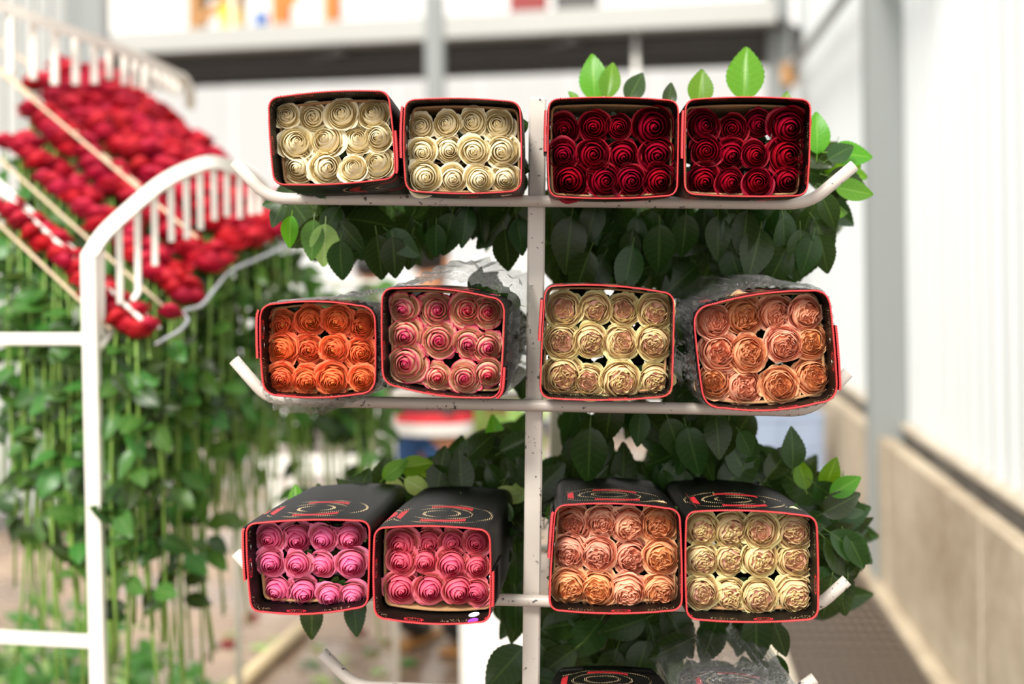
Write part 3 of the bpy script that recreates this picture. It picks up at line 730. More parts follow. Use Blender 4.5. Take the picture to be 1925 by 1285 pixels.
def add_roses(w, spots, style, mats, colour, where, size=1.0, down=0.16, depth=0.047, spread=0.2):
    """spots: twelve (px, py, radius px), three rows of four"""
    r = random.Random(hash_key(w.key))
    for i, (x, y, rad) in enumerate(spots):
        row, col = divmod(i, 4)
        Y = w.Y + depth + r.uniform(-0.006, 0.008)
        xl, xr = w.corners[0][0] * .5 + w.corners[3][0] * .5 + 7, w.corners[1][0] * .5 + w.corners[2][0] * .5 - 7; yt, yb = w.corners[0][1] * .5 + w.corners[1][1] * .5 + 6, w.corners[2][1] * .5 + w.corners[3][1] * .5 - 2
        x = min(max(x, xl + rad * .8), xr - rad * .76); y = min(max(y, yt + rad * .85), yb - rad * .85)
        p = at(x, y, Y); sc = rad * Y / FPX * 1.17 * size
        mat = mats[i] if isinstance(mats, (list, tuple)) else mats
        q = Euler((math.pi / 2 + down + r.uniform(-spread, spread * .6), 0, 0)).to_quaternion()
        yaw = Quaternion((0, 0, 1), r.uniform(-spread, spread)); q = yaw @ q
        tw = Quaternion((0, 0, 1), r.uniform(0, 6.28)); q2 = q @ tw
        lab = f'{colour} rose, {ROWN[row]} row, {ORD[col]} from left, in the {where}'
        o = root('rose', p, lab, 'rose', f'{colour} roses in the {where}', q2, sc)
        heart, outs = bloom_meshes(style, 1 + r.randrange(5), mat)
        ob_local('rose_heart', heart, o)
        for me in outs: ob_local('petal', me, o)
        ob_local('calyx', CALYX, o)
        pts = [p + Vector((0, 0.5 * sc, 0)) + w.axis * d + Vector((0, 0, -0.10 * d * d)) for d in (0.0, 0.12, 0.3, 0.5, 0.66)]
        MB().tube(pts, [0.0036, .003, .003, .003, .003], 6).build('stem', 'stem', o, True)
        w.roses.append(o)
def hash_key(s): return sum((i + 3) * ord(c) * 17 for i, c in enumerate(s))
def ob_local(name, me, parent):
    o = bpy.data.objects.new(name, me); C.objects.link(o); o.parent = parent; return o
def z1(L): return [(420 + x * .3117, 80 + y * .3117, r * .3117) for x, y, r in L]
def z2(L): return [(1000 + x * .34286, 70 + y * .34286, r * .34286) for x, y, r in L]
def z3(L): return [(420 + x * .3117, 440 + y * .3117, r * .3117) for x, y, r in L]
def z4(L): return [(1000 + x * .34286, 480 + y * .34286, r * .34286) for x, y, r in L]
def z5(L): return [(420 + x * .393, 780 + y * .393, r * .393) for x, y, r in L]
def z6(L): return [(980 + x * .393, 780 + y * .393, r * .393) for x, y, r in L]
W = {}
W['A'] = make_wrap('A', 'tilted black wrap of cream roses, leftmost on the top rail', [(502, 182), (731, 168), (745, 337), (513, 349)], (7, 4, 6, 3), 26, (26, 26), seam=(.36, .465))
add_roses(W['A'], z1([(380,440,75),(540,450,85),(710,430,95),(900,430,95),(440,605,100),(615,590,100),(810,585,88),(960,570,88),(450,770,100),(625,760,100),(785,755,82),(945,730,95)]), 'tea', 'petal_cream', 'cream', 'leftmost top-rail wrap', down=0.0, spread=0.34)
W['B'] = make_wrap('B', 'black wrap of cream roses on the top rail, touching the post', [(759, 185), (979, 189), (981, 361), (761, 361)], (6, 2, 6, 5), 26, (20, 6), seam=(.83, .96), dividers=(258, 304))
add_roses(W['B'], z1([(1190,505,78),(1345,490,82),(1500,480,82),(1655,495,95),(1200,660,85),(1360,645,82),(1510,655,90),(1680,655,100),(1215,815,100),(1385,830,85),(1545,830,82),(1700,830,87)]), 'tea', 'petal_cream', 'cream', 'top-rail wrap left of post', down=0.12)
W['C'] = make_wrap('C', 'black wrap of dark red roses on the top rail, beside the post', [(1030, 184), (1277, 187), (1274, 369), (1031, 371)], (6, 1, 6, 3), 24, (4, 0), seam=(.86, .955), dividers=(258,))
add_roses(W['C'], z2([(165,505,80),(340,490,82),(475,490,68),(665,490,110),(165,645,80),(335,645,90),(500,650,88),(690,645,95),(210,810,100),(400,795,95),(545,790,88),(700,785,88)]), 'red', 'petal_red', 'dark red', 'top-rail wrap right of the post')
W['D'] = make_wrap('D', 'black wrap of dark red roses, rightmost on the top rail', [(1288, 185), (1526, 185), (1519, 369), (1286, 366)], (6, 2, 4, 2), 24, (10, 6), seam=(.84, .955), dividers=(312,))
add_roses(W['D'], z2([(945,485,90),(1100,500,78),(1240,475,78),(1410,495,105),(955,625,85),(1095,645,85),(1225,645,72),(1400,650,105),(945,790,88),(1090,800,78),(1240,800,78),(1400,800,100)]), 'red', 'petal_red', 'dark red', 'rightmost top-rail wrap')
W['E'] = make_wrap('E', 'rounded black wrap of orange roses, leftmost on the middle rail', [(486, 569), (706, 574), (706, 741), (493, 745)], (13, 2, 11, 4), 34, (34, 4), seam=(.83, .955), dividers=(681,))
add_roses(W['E'], z3([(355,545,88),(525,520,92),(685,525,88),(845,555,85),(350,695,92),(515,695,84),(665,695,84),(835,715,90),(350,870,84),(505,885,84),(660,880,98),(835,875,78)]), 'ruffle', 'petal_orange', 'orange', 'leftmost middle-rail wrap', size=1.03)
W['F'] = make_wrap('F', 'black wrap of pink-edged roses in clear film on the middle rail', [(716, 538), (950, 560), (941, 752), (718, 724)], (12, 2, 12, 2), 30, (44, -4), seam=(.41, .485), dividers=(624,))
add_roses(W['F'], z3([(1085,450,88),(1285,440,102),(1470,445,102),(1640,470,92),(1100,610,102),(1300,640,107),(1480,660,92),(1645,680,92),(1105,780,117),(1290,860,84),(1455,870,92),(1620,840,88)]), 'tea', 'petal_bicolor', 'pink-edged', 'middle-rail wrap left of post')
W['G'] = make_wrap('G', 'black wrap of blush roses on the middle rail, right of the post', [(1024, 534), (1269, 549), (1264, 747), (1014, 750)], (9, 1, 7, 2), 26, (4, -4), seam=(.86, .95))
add_roses(W['G'], z4([(175,295,92),(345,295,84),(500,300,84),(675,310,92),(165,470,92),(325,470,87),(490,475,92),(670,480,92),(175,660,107),(310,690,87),(490,690,102),(680,690,88)]), 'garden', 'petal_lemon', 'blush', 'middle-rail wrap right of post', size=1.06, down=0.06)
W['H'] = make_wrap('H', 'tilted black wrap of peach roses, rightmost on the middle rail', [(1301, 576), (1560, 540), (1578, 756), (1323, 770)], (14, 3, 19, 3), 40, (-12, -6), seam=(.32, .46))
add_roses(W['H'], z4([(995,360,88),(1165,330,102),(1345,290,92),(1505,305,88),(1030,530,102),(1190,535,97),(1385,490,92),(1530,470,88),(1000,690,88),(1160,710,102),(1360,710,97),(1545,660,97)]), 'garden', ['petal_peach', 'petal_apricot', 'petal_peach', 'petal_peach', 'petal_peach', 'petal_apricot', 'petal_peach', 'petal_apricot', 'petal_apricot', 'petal_peach', 'petal_apricot', 'petal_apricot'], 'peach', 'rightmost middle-rail wrap', size=1.06, down=0.04)
W['I'] = make_wrap('I', 'printed black wrap of magenta roses, leftmost on the third rail', [(460, 983), (696, 977), (692, 1143), (470, 1152)], (6, 1, 12, 3), 24, (48, -12), seam=(.84, .97))
add_roses(W['I'], z5([(220,590,68),(350,575,78),(475,590,68),(605,580,72),(225,710,68),(355,715,64),(470,720,64),(615,715,77),(255,840,74),(385,850,76),(510,865,64),(620,865,68)]), 'tea', 'petal_magenta', 'magenta', 'leftmost third-rail wrap', down=0.26)
W['J'] = make_wrap('J', 'printed black wrap of coral roses with two oval stickers inside', [(702, 990), (922, 994), (922, 1172), (702, 1164)], (7, 2, 10, 3), 26, (52, -18), seam=(.35, .44), dividers=(1030, 1078), stickers=True)
add_roses(W['J'], z5([(850,580,77),(985,575,68),(1095,600,64),(1225,595,64),(850,700,72),(965,700,64),(1095,720,77),(1235,725,64),(850,830,82),(990,835,75),(1125,840,77),(1245,850,64)]), 'tea', 'petal_coral', 'coral', 'third-rail wrap left of post', down=0.22)
W['K'] = make_wrap('K', 'black wrap of peach roses on the third rail, right of the post', [(1043, 947), (1279, 955), (1284, 1149), (1031, 1149)], (9, 2, 8, 2), 26, (6, 2), seam=(.86, .965))
add_roses(W['K'], z6([(245,515,82),(390,505,74),(515,530,78),(660,520,87),(225,660,82),(370,670,78),(525,680,82),(670,680,82),(215,825,82),(365,835,87),(510,850,82),(665,845,82)]), 'garden', ['petal_peach', 'petal_peach', 'petal_peach', 'petal_apricot', 'petal_peach', 'petal_peach', 'petal_peach', 'petal_apricot', 'petal_apricot', 'petal_apricot', 'petal_peach', 'petal_apricot'], 'peach', 'third-rail wrap right of post', size=1.06)
W['L'] = make_wrap('L', 'printed black wrap of blush roses, rightmost on the third rail', [(1289, 959), (1537, 969), (1540, 1166), (1290, 1166)], (8, 2, 7, 3), 26, (-10, -10), seam=None)
add_roses(W['L'], z6([(860,545,77),(1005,545,82),(1145,550,82),(1305,545,87),(855,695,77),(1000,690,77),(1145,690,82),(1310,690,87),(860,850,77),(1000,865,77),(1140,870,82),(1315,865,92)]), 'garden', 'petal_lemon', 'blush', 'rightmost third-rail wrap', size=1.06, down=0.1)
W['M'] = make_wrap('M', 'black wrap on the lowest rail, only its top edge in view, right of the post', [(1026, 1308), (1270, 1310), (1270, 1480), (1030, 1480)], (8, 2, 5, 2), 26, (6, 0), length=0.15, liner=False)
W['N'] = make_wrap('N', 'black wrap inside shiny clear film at the bottom edge, rightmost on the lowest rail', [(1292, 1310), (1490, 1314), (1490, 1480), (1294, 1480)], (12, 2, 5, 2), 30, (-3, 0), length=0.15, liner=False)

# ------------------------------------------------------------------ clear film sleeves
def film(w, label, bumps, d0=0.012, d1=0.36):
    """film drawn round a wrap; bumps: (fraction of the way round, width, metres it stands off)"""
    r = random.Random(hash_key(w.key)); n = w.n; st = 6; idx = list(range(0, n, st)); m = len(idx); V = []; F = []
    base = [w.ring(d, 0, 0) for d in (0.0,)][0]; c = w.c
    deps = [d0, d0 + .02, d0 + .05, d0 + .10, d0 + .2, d1]
    for j, d in enumerate(deps):
        for q, i in enumerate(idx):
            f = i / n; off = 0.002
            for (f0, wd, h) in bumps:
                df = abs((f - f0 + .5) % 1 - .5); off += h * math.exp(-(df / wd) ** 2)
            g = min(1.0, (d / (d0 + .05)) ** 1.2) if j else 0.35
            off = off * g * (1 + 0.10 * math.sin(q * 1.7 + j) + 0.08 * math.sin(q * 0.6 + 2 * j)) + 0.003 * math.sin(q * 2.3 + j * 1.3)
            p = base[i]; o = (p - c); o.y = 0; o.normalize(); V.append(p + o * max(.001, off) + w.axis * d)
    for j in range(len(deps) - 1):
        for q in range(m): F.append((j * m + q, j * m + (q + 1) % m, (j + 1) * m + (q + 1) % m, (j + 1) * m + q))
    o = ob('clear_film_sleeve', make_mesh('clear_film_sleeve', V, F, 'clear_film', True)); tag(o, label, 'plastic sleeve', 'clear film sleeves on the cart'); return o
film(W['E'], 'clear crinkled film around the orange rose wrap, bulging at its lower left', [(0.19, .05, .018), (0.62, .09, .024), (0.83, .12, .010), (0.70, .06, .016)])
film(W['F'], 'clear crinkled film standing up above the pink-edged rose wrap left of post', [(0.13, .085, .038), (0.24, .06, .026), (0.38, .1, .012)])
film(W['H'], 'clear film around the tilted peach rose wrap at the right', [(0.10, .08, .022), (0.3, .08, .008), (0.52, .06, .010)])
film(W['N'], 'shiny clear film over the wrap at the bottom edge, right side', [(0.05, .08, .022), (0.15, .08, .022), (0.27, .06, .02), (0.95, .06, .014)])
# ------------------------------------------------------------------ foliage of the bunches on the cart
lr = random.Random(21)
def leaf_px(w, px, py, Y, ang, ln_px, mat='leaf', face=0.0, lean=None, var=None):
    """a leaf on one of the wrap's roses; ang: way its tip points, degrees clockwise from up as seen; ln_px length at that depth"""
    p = at(px, py, Y); a = math.radians(ang)
    yd = CR * math.sin(a) + CU * math.cos(a) + Vector((0, lr.uniform(-.35, .35) if lean is None else lean, 0))
    nrm = Vector((lr.uniform(-.7, .7), -1, lr.uniform(-.4, .7))) if face == 0 else Vector((0.15 * lr.uniform(-1, 1), -face, .25))
    mw = leaf_matrix(p, yd, nrm, ln_px * Y / FPX)
    o = bpy.data.objects.new('leaf', LEAF[mat][lr.randrange(6) if var is None else var]); C.objects.link(o)
    par = nearest_rose(w, p) if w.roses else w.root
    o.parent = par; o.matrix_basis = parent_world(par).inverted() @ mw
    return o
def nearest_rose(w, p): return min(w.roses, key=lambda r_: (r_.location.x - p.x) ** 2 + (r_.location.z - p.z) ** 2)
def in_poly(x, y, P):
    c = False; n = len(P)
    for i in range(n):
        (x0, y0), (x1, y1) = P[i], P[(i + 1) % n]
        if (y0 > y) != (y1 > y) and x < (x1 - x0) * (y - y0) / (y1 - y0) + x0: c = not c
    return c
def scatter(keys, poly, n, ang, spread, Yr, ln=(55, 85), young=0.0, mat='leaf'):
    xs = [p[0] for p in poly]; ys = [p[1] for p in poly]; k = 0; tries = 0
    while k < n and tries < 60 * n:
        tries += 1; x, y = lr.uniform(min(xs), max(xs)), lr.uniform(min(ys), max(ys))
        if not in_poly(x, y, poly): continue
        w = min((W[q] for q in keys), key=lambda q: abs(sum(c[0] for c in q.corners) / 4 - x))
        a = ang + lr.gauss(0, spread); l = lr.uniform(*ln); t = math.radians(a)
        leaf_px(w, x - math.sin(t) * l * .5, y + math.cos(t) * l * .5, lr.uniform(*Yr), a, l, 'leaf_young' if lr.random() < young else mat); k += 1
# under the top rail
scatter('AB', [(545, 392), (985, 392), (990, 440), (940, 445), (880, 435), (820, 455), (760, 470), (700, 470), (600, 460), (560, 420)], 120, 180, 32, (2.42, 2.85), (60, 95))
for x, y, l, m_ in ((590, 412, 80, 'leaf_far'), (612, 420, 85, 'leaf_pale'), (548, 405, 62, 'leaf_young'), (640, 452, 85, 'leaf'), (708, 440, 98, 'leaf'), (738, 445, 80, 'leaf'), (775, 440, 78, 'leaf'), (850, 400, 90, 'leaf'), (880, 390, 75, 'leaf'), (948, 430, 90, 'leaf'), (972, 410, 70, 'leaf'), (820, 420, 70, 'leaf')):
    leaf_px(W['A' if x < 750 else 'B'], x, y, 2.42, 180 + lr.uniform(-14, 14), l, m_, 1.0)
leaf_px(W['A'], 560, 352, 2.45, 245, 66, 'leaf', 1.0); leaf_px(W['A'], 545, 376, 2.46, 262, 54, 'leaf', 1.0); leaf_px(W['A'], 532, 382, 2.42, 205, 50, 'leaf', .6)
scatter('CD', [(1030, 390), (1540, 390), (1560, 430), (1540, 490), (1500, 505), (1440, 520), (1380, 520), (1300, 530), (1200, 535), (1100, 530), (1040, 520)], 230, 180, 35, (2.42, 2.95), (70, 110))
for x, y, l in ((1075, 405, 110), (1110, 470, 95), (1190, 460, 100), (1290, 400, 90), (1350, 405, 85), (1368, 400, 90), (1405, 395, 95), (1480, 460, 90), (1505, 430, 95), (1530, 440, 80), (1430, 430, 100), (1240, 420, 100)):
    leaf_px(W['C' if x < 1280 else 'D'], x, y, 2.41, 180 + lr.uniform(-25, 25), l, 'leaf', 1.0)
# standing up above the dark red roses, and fanning out at their right
for x, y, a, l, m_, v in ((1118, 192, -2, 96, 'leaf_young', 0), (1142, 186, 8, 76, 'leaf_young', 4), (1088, 192, -40, 30, 'leaf_young', 2), (1180, 190, 28, 66, 'leaf', 1), (1254, 204, 12, 55, 'leaf', 2), (1312, 200, 8, 74, 'leaf_young', 3), (1398, 190, 4, 108, 'leaf_young', 3), (1472, 224, 10, 56, 'leaf_young', 0),
                          (1536, 290, 2, 84, 'leaf_young', 0), (1560, 286, 96, 84, 'leaf_young', 1), (1556, 330, 108, 86, 'leaf', 3), (1570, 352, 100, 76, 'leaf_young', 1), (1545, 320, 30, 66, 'leaf', 2), (1545, 380, 120, 82, 'leaf', 0), (1540, 360, 150, 82, 'leaf', 2), (1548, 400, 85, 52, 'leaf_young', 4), (1530, 410, 150, 90, 'leaf', 1), (1540, 440, 165, 80, 'leaf', 5), (1556, 300, 60, 60, 'leaf', 3), (1552, 345, 75, 66, 'leaf', 1)):
    leaf_px(W['C' if x < 1275 else 'D'], x, y, 2.5 + lr.uniform(-.06, .06), a, l, m_, 1.0, 0.1, v)
scatter('D', [(1530, 260), (1560, 280), (1600, 330), (1590, 380), (1550, 420), (1530, 400)], 16, 110, 50, (2.5, 2.7), (55, 85), 0.25)
# between the middle wraps, and above and behind them
scatter('G', [(1265, 545), (1310, 560), (1310, 770), (1262, 770)], 34, 150, 60, (2.45, 2.8), (60, 90))
scatter('F', [(880, 520), (930, 518), (960, 560), (920, 560)], 8, 20, 50, (2.3, 2.5), (40, 60))
scatter('F', [(945, 600), (985, 600), (985, 740), (950, 740)], 12, 150, 60, (2.52, 2.7), (50, 80))
# under the middle rail, right of the post
scatter('GH', [(1070, 775), (1150, 775), (1140, 880), (1080, 880)], 10, 180, 25, (2.42, 2.8), (70, 105))
scatter('GH', [(1170, 775), (1225, 775), (1215, 810), (1180, 810)], 7, 180, 25, (2.42, 2.8), (60, 80))
scatter('GH', [(1225, 775), (1400, 775), (1390, 840), (1310, 910), (1260, 880)], 40, 170, 35, (2.42, 2.85), (70, 105))
for x, y, a, l in ((1110, 800, 183, 112), (1205, 770, 185, 72), (1255, 785, 160, 90), (1290, 800, 165, 100), (1345, 780, 175, 82), (1370, 790, 190, 90), (1390, 810, 150, 60)):
    leaf_px(W['G' if x < 1280 else 'H'], x, y, 2.42, a, l, 'leaf', 1.0)
# above the lower wraps
scatter('KL', [(1020, 930), (1030, 880), (1110, 870), (1180, 880), (1250, 870), (1330, 870), (1400, 850), (1470, 850), (1510, 890), (1540, 930), (1500, 940), (1050, 945)], 130, 20, 60, (2.50, 2.95), (70, 105))
for x, y, a, l, m_ in ((1408, 900, -30, 92, 'leaf'), (1350, 920, 50, 100, 'leaf'), (1440, 900, 40, 90, 'leaf'), (1490, 880, 0, 78, 'leaf'), (1548, 920, 20, 68, 'leaf_young'), (1515, 920, -10, 60, 'leaf_young'), (1300, 930, -40, 80, 'leaf'), (1400, 870, 20, 66, 'leaf'), (1250, 925, 20, 75, 'leaf'), (1150, 930, -50, 80, 'leaf'), (1090, 930, 40, 75, 'leaf')):
    leaf_px(W['K' if x < 1285 else 'L'], x, y, 2.48, a, l, m_, 1.0)
# right of the lower right wrap
scatter('L', [(1535, 930), (1590, 930), (1610, 990), (1600, 1070), (1590, 1140), (1540, 1150), (1530, 1000)], 44, 120, 50, (2.45, 2.8), (70, 100))
for x, y, a, l, m_ in ((1570, 950, 100, 70, 'leaf'), (1560, 1000, 125, 100, 'leaf'), (1545, 965, 60, 80, 'leaf'), (1550, 1010, 135, 120, 'leaf'), (1565, 1080, 190, 95, 'leaf'), (1560, 930, 60, 70, 'leaf_young'), (1590, 1000, 150, 80, 'leaf')):
    leaf_px(W['L'], x, y, 2.44, a, l, m_, 1.0)
# above the pink wraps
scatter('IJ', [(600, 950), (640, 925), (720, 900), (800, 880), (870, 840), (930, 815), (985, 800), (990, 950), (900, 955)], 120, 10, 65, (2.52, 2.95), (60, 95), 0.05)
for x, y, a, l, m_ in ((560, 955, -10, 46, 'leaf_young'), (590, 955, 30, 50, 'leaf_pale'), (630, 950, -60, 60, 'leaf'), (660, 955, 25, 80, 'leaf'), (690, 950, 60, 70, 'leaf_pale'), (735, 895, 165, 62, 'leaf_pale'), (760, 900, 120, 60, 'leaf_pale'), (720, 900, 50, 60, 'leaf_young'), (750, 880, 80, 65, 'leaf_young'), (820, 930, 10, 95, 'leaf'), (870, 930, -5, 90, 'leaf'), (880, 860, 45, 70, 'leaf'), (940, 850, 60, 80, 'leaf'), (925, 940, 70, 60, 'leaf_pale'), (960, 945, 40, 60, 'leaf_pale'), (950, 900, 30, 90, 'leaf')):
    leaf_px(W['I' if x < 715 else 'J'], x, y, 2.52, a, l, m_, 1.0)
scatter('J', [(965, 960), (990, 960), (985, 1110), (955, 1110)], 16, 170, 50, (2.55, 2.8), (60, 90))
for x, y, a, l in ((588, 1128, 183, 72), (664, 1122, 174, 74), (672, 1118, 186, 66)): leaf_px(W['I'], x, y, 2.45, a, l, 'leaf', 1.0)
# under the lower wraps
scatter('KM', [(1020, 1150), (1275, 1150), (1280, 1200), (1250, 1285), (1020, 1285)], 120, 170, 60, (2.45, 2.95), (70, 110))
scatter('J', [(945, 1140), (985, 1140), (985, 1190), (965, 1200)], 8, 170, 30, (2.5, 2.8), (60, 80))
leaf_px(W['J'], 985, 1215, 2.45, 222, 110, 'leaf', 1.0, 0, 3); leaf_px(W['J'], 990, 1260, 2.5, 200, 100, 'leaf', 1.0, 0, 1)
scatter('L', [(1300, 1165), (1460, 1165), (1450, 1200), (1330, 1200)], 12, 180, 30, (2.42, 2.7), (60, 85))
for x, y, a, l in ((1350, 1160, 195, 105), (1420, 1150, 178, 100), (1455, 1170, 160, 70), (1300, 1200, 245, 90)): leaf_px(W['L'], x, y, 2.42, a, l, 'leaf', 1.0)
scatter('N', [(1300, 1262), (1460, 1258), (1470, 1285), (1300, 1285)], 14, 90, 60, (2.42, 2.6), (60, 85))
# leaves pressed inside the wraps behind the blooms
for k, w in W.items():
    if not w.roses: continue
    xs = [c[0] for c in w.corners]; ys = [c[1] for c in w.corners]
    for i in range(60):
        x = lr.uniform(min(xs) + 16, max(xs) - 16); y = lr.uniform(min(ys) + 30, max(ys) - 22)
        p0 = lr.uniform(.11, .28); q = at(x, y, w.Y) + w.axis * p0
        yd = Vector((lr.gauss(0, 1), lr.uniform(-.5, .5), lr.gauss(0, 1))); mw = leaf_matrix(q - yd.normalized() * .025, yd, Vector((lr.uniform(-.6, .6), -1, lr.uniform(-.6, .6))), .05)
        par = nearest_rose(w, q); o = bpy.data.objects.new('leaf', LEAF['leaf'][lr.randrange(6)]); C.objects.link(o); o.parent = par; o.matrix_basis = parent_world(par).inverted() @ mw
# ------------------------------------------------------------------ hanging rack of crimson roses
rack = root('rose_rack', Vector((at(172, 700, 3.3).x, 3.3, 0)), 'white painted curved grading rack hung with crimson roses at the left', 'rack')
RD = Vector((-0.70, 0.49, 0.52)).normalized()       # the way the inclined rails climb
def rbar(a, b, w, h, name='bar', mat='rack_paint'): return MB().bar(a, b, w, h, UZ, 0.003).build(name, mat, rack)
pt, pb = at(168, 476, 3.3), at(186, 1285, 3.3); pd = (pb - pt).normalized(); pb = pt + pd * (pt.z / -pd.z)
MB().bar(pt, pb, 0.034, 0.034, Vector((0, 1, 0)), 0.003).build('post', 'rack_paint', rack)
pt2 = pt + Vector((-1.1, 0.25, 0.0)); pb2 = pb + Vector((-1.1, 0.25, 0)); MB().bar(pt2, pb2, 0.034, 0.034, Vector((0, 1, 0)), 0.003).build('post', 'rack_paint', rack)
for y in (637, 1205):
    a = at(172, y, 3.3); MB().bar(a, a + Vector((-1.1, 0.25, 0.0)), 0.026, 0.027, UZ, 0.003).build('cross_bar', 'rack_paint', rack)
def flat_rail(pts, w, h, name):
    P = smooth_path(pts, 6)
    V = []; F = []
    for i, p in enumerate(P):
        d = (P[min(i + 1, len(P) - 1)] - P[max(i - 1, 0)]).normalized(); x = d.cross(Vector((0, 1, 0)))
        x = x.normalized() if x.length > .05 else Vector((1, 0, 0)); y = d.cross(x).normalized()
        V += [p + x * w / 2 * a + y * h / 2 * b for a, b in ((-1, -1), (1, -1), (1, 1), (-1, 1))]
    for i in range(len(P) - 1):
        for k in range(4): F.append((i * 4 + k, i * 4 + (k + 1) % 4, i * 4 + 4 + (k + 1) % 4, i * 4 + 4 + k))
    F += [(3, 2, 1, 0), tuple(len(V) - 4 + k for k in range(4))]
    ob(name, make_mesh(name, V, F, 'rack_paint', False), rack); return P
A1 = [at(166, 484, 3.30), at(195, 440, 3.32), at(240, 397, 3.36), at(300, 347, 3.44), at(352, 319, 3.54), at(400, 306, 3.66), at(450, 318, 3.8), at(488, 345, 3.95), at(512, 385, 4.1)]
flat_rail(A1, 0.033, 0.022, 'curved_rail')
for x, y0, y1, Y in ((190, 468, 632, 3.34), (224, 428, 572, 3.37), (258, 395, 548, 3.40), (290, 366, 500, 3.44), (321, 348, 455, 3.5), (350, 334, 450, 3.56), (376, 325, 432, 3.62), (402, 318, 415, 3.68), (426, 318, 408, 3.74), (450, 326, 411, 3.81), (472, 338, 404, 3.9), (487, 352, 402, 3.97)):
    MB().bar(at(x, y0, Y), at(x + (y1 - y0) * .013, y1, Y), 0.0145, 0.0145, Vector((0, 1, 0)), .002).build('baluster', 'rack_paint', rack)
MB().bar(at(261, 548, 3.40), at(248, 566, 3.38), 0.014, 0.014, Vector((0, 1, 0)), .002).build('hook', 'rack_paint', rack)
MB().bar(at(188, 655, 3.32), at(212, 620, 3.36), 0.014, 0.014, Vector((0, 1, 0)), .002).build('hook', 'rack_paint', rack)
B1 = [at(-60, -22, 4.05), at(0, 8, 4.12), at(80, 40, 4.22), at(170, 72, 4.38), at(250, 104, 4.58), at(310, 130, 4.78), at(345, 150, 4.95), at(357, 172, 5.1), at(358, 200, 5.2)]
flat_rail(B1, 0.032, 0.022, 'curved_rail')
for x, y0, y1, Y in ((20, 24, 140, 4.15), (62, 38, 150, 4.22), (103, 53, 160, 4.28), (142, 66, 160, 4.36), (178, 80, 158, 4.42), (206, 92, 150, 4.5), (234, 104, 160, 4.58), (254, 112, 165, 4.64), (273, 120, 170, 4.72), (292, 128, 170, 4.78), (308, 136, 172, 4.84), (322, 144, 176, 4.9), (335, 152, 180, 4.96)):
    MB().bar(at(x, y0, Y), at(x, y1, Y), 0.02, 0.02, Vector((0, 1, 0)), .002).build('baluster', 'rack_paint', rack)
# inclined rails
FE = [at(306, 612, 3.36), at(318, 582, 3.46), at(372, 562, 3.60), at(425, 512, 3.80), at(495, 462, 4.05), at(572, 432, 4.35)]     # the low front ends
def climb(p, l): return p + RD * l
def px_rail(x0, y0, Y0, x1, y1, w, mat):
    a = at(x0, y0, Y0); l = 0.0; best = None
    b = a + RD * 1.25
    return MB().bar(a, b, w, w * .7, UZ, .002).build('inclined_rail', mat, rack)
px_rail(300, 617, 3.36, 0, 290, 0.012, 'rack_paint'); px_rail(268, 602, 3.34, 0, 330, 0.012, 'rack_paint')
px_rail(208, 618, 3.32, 0, 418, 0.009, 'rail_brown')
px_rail(313, 581, 3.48, 0, 270, 0.009, 'rail_brown'); px_rail(372, 448, 3.62, 0, 120, 0.009, 'rail_brown')
px_rail(278, 362, 3.95, 0, 130, 0.009, 'rail_brown'); px_rail(222, 260, 4.35, 0, 100, 0.009, 'rail_brown')
P = smooth_path([at(290, 648, 3.36), at(335, 622, 3.4), at(352, 602, 3.44), at(345, 585, 3.5), at(378, 574, 3.56), at(402, 545, 3.62), at(430, 512, 3.75), at(480, 488, 3.9), at(520, 470, 4.05), at(575, 440, 4.3)], 6)
MB().tube(P, 0.0055, 8).build('front_edge_tube', 'chrome', rack, True)

hang_bloom = [whole_bloom('red', s, 'petal_crimson') for s in (11, 12)] + [whole_bloom('ruffle', s, 'petal_crimson') for s in (13, 14, 15, 16)]
hr = random.Random(5)
stem_me = []
for k in range(7):
    ln = 0.66 + 0.075 * k; sx, sy = hr.uniform(-.05, .05), hr.uniform(-.05, .05); bx = hr.uniform(-.03, .03)
    pts = [Vector((sx * t * t + bx * math.sin(3.1 * t), sy * t * t, -0.015 - ln * t)) for t in [i / 7 for i in range(8)]]
    stem_me.append((MB().tube(pts, 0.0038, 6).mesh('stem', 'stem', True), pts, ln))
def hang_rose(p, label, group, nleaf, sc, hide_low=False):
    tilt = Euler((hr.uniform(-.35, .5), hr.uniform(-.4, .4), hr.uniform(0, 6.28))).to_quaternion()
    o = root('hanging_rose', p, label, 'rose', group)
    b = bpy.data.objects.new('bloom', hr.choice(hang_bloom)); C.objects.link(b); b.parent = o
    b.matrix_basis = Matrix.LocRotScale(Vector((0, 0, 0.016)), tilt, Vector((sc,) * 3))
    me, pts, ln = stem_me[hr.randrange(7)]
    s = bpy.data.objects.new('stem', me); C.objects.link(s); s.parent = o; yaw = hr.uniform(0, 6.28)
    s.matrix_basis = Matrix.Rotation(yaw, 4, 'Z')
    for k in range(nleaf):
        f = hr.uniform(0.05, 0.72); q = s.matrix_basis @ pts[0].lerp(pts[-1], f); a = hr.uniform(0, 6.28)
        # leaves mostly turn to the open side of the rack
        yd = Vector((math.cos(a), -abs(math.sin(a)) * .7, hr.uniform(-1.1, .5))); nr = Vector((hr.uniform(-.5, .5), -hr.uniform(.4, 1), hr.uniform(.2, 1)))
        lf = bpy.data.objects.new('leaf', LEAF['leaf_far' if hr.random() < .6 else 'leaf'][hr.randrange(6)]); C.objects.link(lf); lf.parent = o
        lf.matrix_basis = leaf_matrix(q, yd, nr, hr.uniform(.055, .085))
    return o
